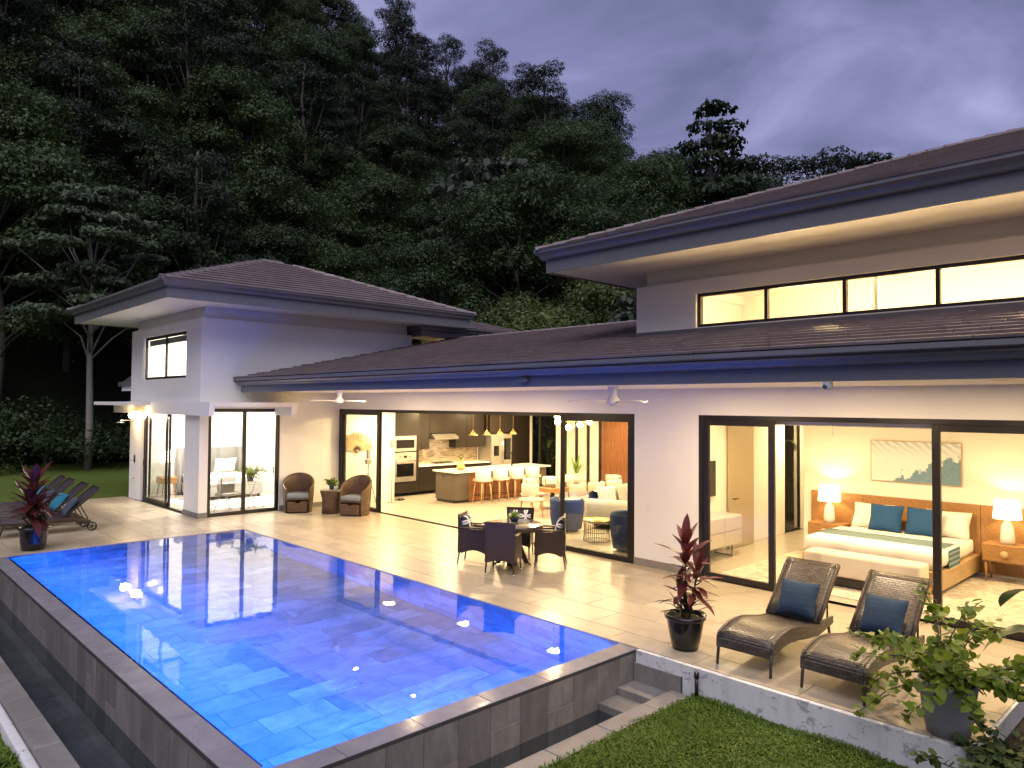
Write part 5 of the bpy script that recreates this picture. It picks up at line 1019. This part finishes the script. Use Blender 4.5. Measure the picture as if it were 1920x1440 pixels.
GC = T('shell_chair', 'light grey velvet shell chair with metal legs at the folding desk', 'chair', (-19.15, 7.95, 0), R(-60)); P('seat', B(-.25, .25, -.22, .24, .42, .5, c=.03), 'greyfab', GC); P('backrest', MB().lathe([(.25, .44), (.29, .62), (.28, .88), (.25, .9), (.24, .6), (.25, .44)], 16, 0, .02, 0, True, R(185), R(355)), 'greyfab', GC)
for sx in (-1, 1):
    for sy in (-1, 1): P('leg', MB().tube([(sx*.13, sy*.13, .43), (sx*.24, sy*.24, 0)], .012), 'chrome', GC)
o = T('desk_plant', 'trailing green plant in a navy pot on the guest room desk', 'plant', (-19.25, 8.6, .75)); pot(o, .1, .08, .2, 'pot_navy', False); shrub(o, random.Random(14), 14, .18, .34, .6, .06, 4, 'houseplant')
o = T('globe_pendant', 'clear glass globe pendant hanging inside the guest room glass', 'pendant lamp', (-19.0, 8.15, 2.7)); P('cord', MB().tube([(0, 0, 2.4), (0, 0, 0)], .005), 'black', o); P('globe', MB().sphere((0, 0, -.16), .12, 16), 'glass', o); P('socket', MB().lathe([(.03, 0), (.03, -.07), (.001, -.07)], 10), 'black', o)
# ------------------------------------------------------------------ trees
import numpy as np
def leaf_mesh(name, C0, Nn, size, aspect, rs, droop=0., mat=None):
    n = len(C0); nn = Nn/np.maximum(1e-6, np.linalg.norm(Nn, axis=1))[:, None]; a = rs.normal(size=(n, 3)); a -= (a*nn).sum(1)[:, None]*nn
    a[:, 2] -= droop*2; a -= (a*nn).sum(1)[:, None]*nn; a /= np.maximum(1e-6, np.linalg.norm(a, axis=1))[:, None]; b = np.cross(nn, a); L = (size*rs.uniform(.55, 1.3, n))[:, None]; w = L*aspect/2
    v = np.stack([C0-a*L*.5, C0+b*w-a*L*.05+nn*L*.06, C0+a*L*.5-nn*L*.1, C0-b*w-a*L*.05+nn*L*.06], 1).reshape(-1, 3)
    me = bpy.data.meshes.new(name); me.vertices.add(4*n); me.vertices.foreach_set('co', v.astype(np.float32).ravel()); me.loops.add(4*n); me.loops.foreach_set('vertex_index', np.arange(4*n, dtype=np.int32)); me.polygons.add(n); me.polygons.foreach_set('loop_start', np.arange(0, 4*n, 4, dtype=np.int32))
    me.update(calc_edges=True); me.validate()
    if mat: me.materials.append(M[mat])
    return me
def blob_leaves(rs, blobs, per, flat=.55, fill=.5):
    Cs = []; Ns = []
    for (c, r, sz) in blobs:
        k = max(20, int(per*r*r)); d = rs.normal(size=(k, 3)); d[:, 2] = np.where(d[:, 2] < -.25, -d[:, 2]*.6, d[:, 2]); d /= np.linalg.norm(d, axis=1)[:, None]; rr = r*(fill+(1.08-fill)*rs.random(k)**.45)*(1+.25*np.sin(d[:, 0]*7+c[0])*np.cos(d[:, 1]*6+c[1]))
        p = np.array(c)+d*rr[:, None]*np.array([1, 1, sz]); Cs.append(p); nn = d+rs.normal(size=(k, 3))*flat; nn[:, 2] += .5; Ns.append(nn)
    return np.concatenate(Cs), np.concatenate(Ns)
def trunk_mesh(name, h, r, limbs, q, bend=.4, mat='bark'):
    mb = MB(); pts = [Vector((bend*math.sin(i*.9)*i/6, bend*math.cos(i*1.3)*i/8-bend*.0, h*i/6)) for i in range(7)]; mb.tube(pts, r, 8, r*.35)
    for c in limbs:
        c = Vector(c); f = max(.3, min(.95, c.z/h*.72)); i = f*6; a = pts[int(i)].lerp(pts[min(6, int(i)+1)], i-int(i)); m = a.lerp(c, .5)+Vector((q.uniform(-.3, .3), q.uniform(-.3, .3), q.uniform(-.1, .4))); mb.tube([a, m, c], r*.32, 6, r*.06)
    me = mb.mesh(name); me.materials.append(M[mat]); return me
PROTO = {}
def proto(key, seed):
    q = random.Random(seed); rs = np.random.RandomState(seed); bl = []; mat = 'leaf_a'; tm = 'bark'; sz = .3; asp = .55; per = 190; dr = 0.; h = 10; tr_ = .2
    if key == 'broad':
        h = 10
        for i in range(17): a = i*2.4; r = 2.9*math.sqrt((i+.5)/17); bl.append(((r*math.cos(a), r*math.sin(a), 7.2+2.4*(1-(r/3.2)**2)+q.uniform(-.9, .7)), q.uniform(1.0, 1.65), .75))
        for i in range(14): a = q.uniform(0, 6.28); bl.append(((2.5*math.cos(a), 2.5*math.sin(a), q.uniform(2.4, 6.4)), q.uniform(.9, 1.4), .8))
        mat = q.choice(['leaf_a', 'leaf_b']); per = 560; sz = .18
    elif key == 'tall':
        h = 15; mat = 'leaf_e'; per = 480; sz = .175
        for i in range(30): z = 5+9.5*i/30+q.uniform(-.6, .6); rad = 2.9*math.sin(math.pi*min(1, (i+4)/36))+.4; a = i*2.4+q.uniform(-.4, .4); r = rad*q.uniform(.3, 1); bl.append(((r*math.cos(a), r*math.sin(a), z), q.uniform(.7, 1.3), .6))
    elif key == 'cone':
        h = 10.6; mat = 'leaf_a'; per = 300; sz = .3; dr = .5
        for j in range(9):
            z = 3.2+8.6*j/9; R0 = 3.1*(1-j/9.2)**.8
            for i in range(max(3, int(7*(1-j/10)))): a = 6.283*i/max(3, int(7*(1-j/10)))+j*.7; bl.append(((R0*.75*math.cos(a), R0*.75*math.sin(a), z+q.uniform(-.3, .3)), .45+R0*.28, .45))
    elif key == 'umbrella':
        h = 10; mat = 'leaf_e'; per = 420; sz = .15; tr_ = .12
        for i in range(34): a = i*2.4; r = 4.8*math.sqrt((i+.5)/34); bl.append(((r*math.cos(a), r*math.sin(a), 10.2-.06*r*r+q.uniform(-.45, .35)), q.uniform(.7, 1.25), .22))
    elif key == 'cecropia':
        h = 11; mat = 'leaf_c'; sz = .6; asp = .7; per = 48; dr = .9
        for i in range(24): a = i*2.4; r = 3.4*math.sqrt((i+.5)/24); bl.append(((r*math.cos(a), r*math.sin(a), 9.4-.16*r*r+q.uniform(-1.2, .8)), q.uniform(.8, 1.25), .55))
    elif key == 'layered':
        h = 10.5; mat = 'leaf_f'; tm = 'palebark'; sz = .24; per = 700; tr_ = .17
        for (z, R0, n) in ((6.6, 2.6, 7), (8.0, 3.2, 10), (9.4, 3.0, 9), (10.6, 2.3, 7), (11.6, 1.4, 4)):
            for i in range(n): a = 6.283*i/n+z; r = R0*q.uniform(.35, 1); bl.append(((r*math.cos(a), r*math.sin(a), z+q.uniform(-.35, .35)), q.uniform(.7, 1.1), .35))
    elif key == 'bush':
        h = 2.5; mat = 'leaf_a'; per = 420; sz = .16; tr_ = .1
        for i in range(14): a = i*2.4; r = 2.2*math.sqrt((i+.5)/14); bl.append(((r*math.cos(a), r*math.sin(a), q.uniform(.8, 2.6)*(1-r/5)), q.uniform(.8, 1.2), .8))
    elif key == 'bright':
        h = 8; mat = 'leaf_d'; per = 560; sz = .175
        for i in range(20): a = i*2.4; r = 3.0*math.sqrt((i+.5)/20); bl.append(((r*math.cos(a), r*math.sin(a), 6.4-.2*r*r+q.uniform(-1.6, .8)), q.uniform(.9, 1.4), .8))
    cs, ns = blob_leaves(rs, bl, per); crown = leaf_mesh('crown', cs, ns, sz, asp, rs, dr, mat)
    trunk = trunk_mesh('trunk', h*(.98 if key in ('tall', 'cone', 'layered') else .8), tr_, [b[0] for b in bl[::2]], q, .35, tm); return trunk, crown
KEYS = {'broad': 5, 'tall': 3, 'cone': 1, 'umbrella': 1, 'cecropia': 2, 'layered': 1, 'bush': 3, 'bright': 2}
for k, n in KEYS.items():
    for i in range(n): PROTO[(k, i)] = proto(k, 100+i*17+sum(map(ord, k)))
BROADMAT = {i: ('leaf_b' if 'mid_green' in PROTO[('broad', i)][1].materials[0].name else 'leaf_a') for i in range(KEYS['broad'])}
LAB = {'broad': 'dense round-crowned dark tree on the hillside', 'tall': 'tall narrow blackish tree on the hillside', 'cone': 'cone-shaped dark tree with tiered branches above the roof', 'umbrella': 'flat umbrella-crowned tree silhouetted above the roof', 'cecropia': 'pale grey-green tree with large drooping leaves on the hillside', 'layered': 'slim pale-trunked tree with layered crown at the lawn edge', 'bush': 'low dark leafy bush on the hillside', 'bright': 'lighter green bushy tree growing close behind the house'}
NAM = {'broad': 'hillside_tree', 'tall': 'tall_tree', 'cone': 'conical_tree', 'umbrella': 'umbrella_tree', 'cecropia': 'cecropia_tree', 'layered': 'slim_tree', 'bush': 'hillside_bush', 'bright': 'green_tree'}
def tree(key, var, loc, s, rz, sz=1.):
    t, c = PROTO[(key, var)]; lab = LAB[key] if key != 'broad' else {'leaf_a': 'dense round-crowned dark green tree on the hillside', 'leaf_b': 'round-crowned mid-green tree on the hillside'}[BROADMAT[var]]; o = T(NAM[key], lab, 'bush' if key == 'bush' else 'tree', loc, rz, 'hillside bushes' if key == 'bush' else ('trees on the dark hillside' if key in ('broad', 'tall', 'cecropia', 'bright') else None)); o.scale = (s, s, s*sz)
    P('trunk', t, None, o); P('crown', c, None, o); return o
def ray_at(px, dt=None, t=None):
    d = (RGT*((px-960)/1363.3)+FWD); d = Vector((d.x, d.y, 0)).normalized()
    if t is None:
        t = 15.
        while t < 200:
            p = d*t
            if max(-35.5-p.x, p.y-22.5) >= dt: break
            t += .25
    p = d*t; return p.x, p.y, t
tq = random.Random(21)
for row, (dt, gap) in enumerate(((.8, 3.0), (4.5, 3.8), (9, 4.2), (14, 4.4), (20, 4.7), (26.5, 5), (33, 5.2), (39, 5.2), (45, 5.2), (50, 6))):
    px = -260.
    while px < 2150:
        x, y, t = ray_at(px+tq.uniform(-25, 25), dt+tq.uniform(-1.5, 1.5)); px += gap/t*1363
        key = tq.choices(['bush', 'broad', 'tall', 'cecropia', 'bright'], [(60, 25, 0, 5, 10), (15, 55, 12, 8, 10), (0, 62, 22, 10, 6), (0, 60, 32, 8, 0), (0, 55, 40, 5, 0), (0, 60, 35, 5, 0), (0, 75, 25, 0, 0), (0, 75, 25, 0, 0), (0, 80, 20, 0, 0), (0, 80, 20, 0, 0)][row])[0]
        if px > 1060 and row >= 3 and key == 'tall': key = 'broad'
        if (px > 1250 and row >= 6) or (px > 1560 and row >= 3): continue
        if key == 'bright' and px < 1150: key = 'broad'
        if key == 'cecropia' and px < 650: key = 'broad'
        if row == 0 and px < 330 and key != 'bush': key = 'bush'
        s = tq.uniform(.8, 1.2)
        if px > 1250: s *= .85
        if px > 1640: s *= .6
        tree(key, tq.randrange(KEYS[key]), (x, y, hill(x, y)-.3), s, tq.uniform(0, 6.28), tq.uniform(.9, 1.15))
def special(key, var, px, dt, s, sz=1., t=None):
    x, y, t = ray_at(px, dt, t); tree(key, var, (x, y, max(-.2, hill(x, y)-.3)), s, 1.3*px, sz)
x, y, t = ray_at(168, t=35.3); tree('layered', 0, (x, y, -.05), .98, .4)
special('cone', 0, 1340, 17, 1.25); special('umbrella', 0, 1515, 24, 1.25); special('bright', 0, 1130, 2, 1.15); special('bright', 1, 1010, 1.5, 1.0); special('cecropia', 0, 930, 12, 1.2); special('cecropia', 1, 870, 9, 1.0)
special('tall', 0, 775, 36, 1.1); special('tall', 1, 880, 33, 1.05); special('tall', 2, 1020, 32, 1.1); special('broad', 0, 1060, 30, 1.0)
# tree ferns
for i, (px, dt) in enumerate(((405, 5.2), (372, 6.0))):
    x, y, t = ray_at(px, dt); o = T('tree_fern', 'tree fern with arching pale fronds above the wing roof', 'tree fern', (x, y, hill(x, y)), 0, 'tree ferns'); q = random.Random(50+i); P('trunk', MB().tube([(0, 0, -.5), (.1, 0, 2.5), (0, .1, 5.2)], .14, 8, .1), 'bark', o); lf = MB()
    for k in range(13):
        a = 6.283*k/13; b = Vector((0, .1, 5.2)); d = Vector((math.cos(a), math.sin(a), .9)).normalized()
        for m in range(14):
            d = (d+Vector((0, 0, -.13))).normalized(); b = b+d*.17; sd = d.cross(Vector((0, 0, 1))).normalized(); w = .42*math.sin(math.pi*(m+1.5)/16)
            for s in (-1, 1): blade(lf, b, sd*s+d*.35, w, .09, .5, 2)
    P('fronds', lf, 'leaf_c', o)
# ------------------------------------------------------------------ grass
def grass(name, n, region, L, w, seed, mat='grass'):
    rs = np.random.RandomState(seed); x0, x1, y0, y1, z = region; x = rs.uniform(x0, x1, n); y = rs.uniform(y0, y1, n); a = rs.uniform(0, 6.28, n); l = L*rs.uniform(.5, 1.25, n)*(.8+.35*np.sin(x*5)*np.cos(y*4)); t = rs.uniform(.25, 1.1, n); c = np.stack([np.cos(a), np.sin(a)], 1); s = np.stack([-c[:, 1], c[:, 0]], 1)*w*rs.uniform(.7, 1.4, n)[:, None]
    b = np.stack([x, y], 1); m = b+c*(l*t*.4)[:, None]; e = b+c*(l*t)[:, None]; o = np.zeros((n, 5, 3)); o[:, 0, :2] = b-s*.7; o[:, 1, :2] = b+s*.7; o[:, 2, :2] = m+s; o[:, 3, :2] = m-s; o[:, 4, :2] = e; o[:, :2, 2] = z; o[:, 2, 2] = o[:, 3, 2] = z+l*.6; o[:, 4, 2] = z+l*(1.05-.5*t)
    me = bpy.data.meshes.new(name); me.from_pydata(o.reshape(-1, 3).tolist(), [], [f for i in range(0, 5*n, 5) for f in ((i, i+1, i+2, i+3), (i+3, i+2, i+4))]); me.materials.append(M[mat]); return me
g = P('grass', grass('grass', 52000, (-4.44, -.9, 4.0, 7.03, -.315), .075, .0055, 1), None); tag(g, 'thick short green grass beside the deck wall', 'grass', kind='stuff')
g = P('grass', grass('grass', 9000, (-10, -5.5, .9, 1.48, -.72), .2, .012, 2), None); tag(g, 'rough grass outside the pool overflow kerb', 'grass', kind='stuff')
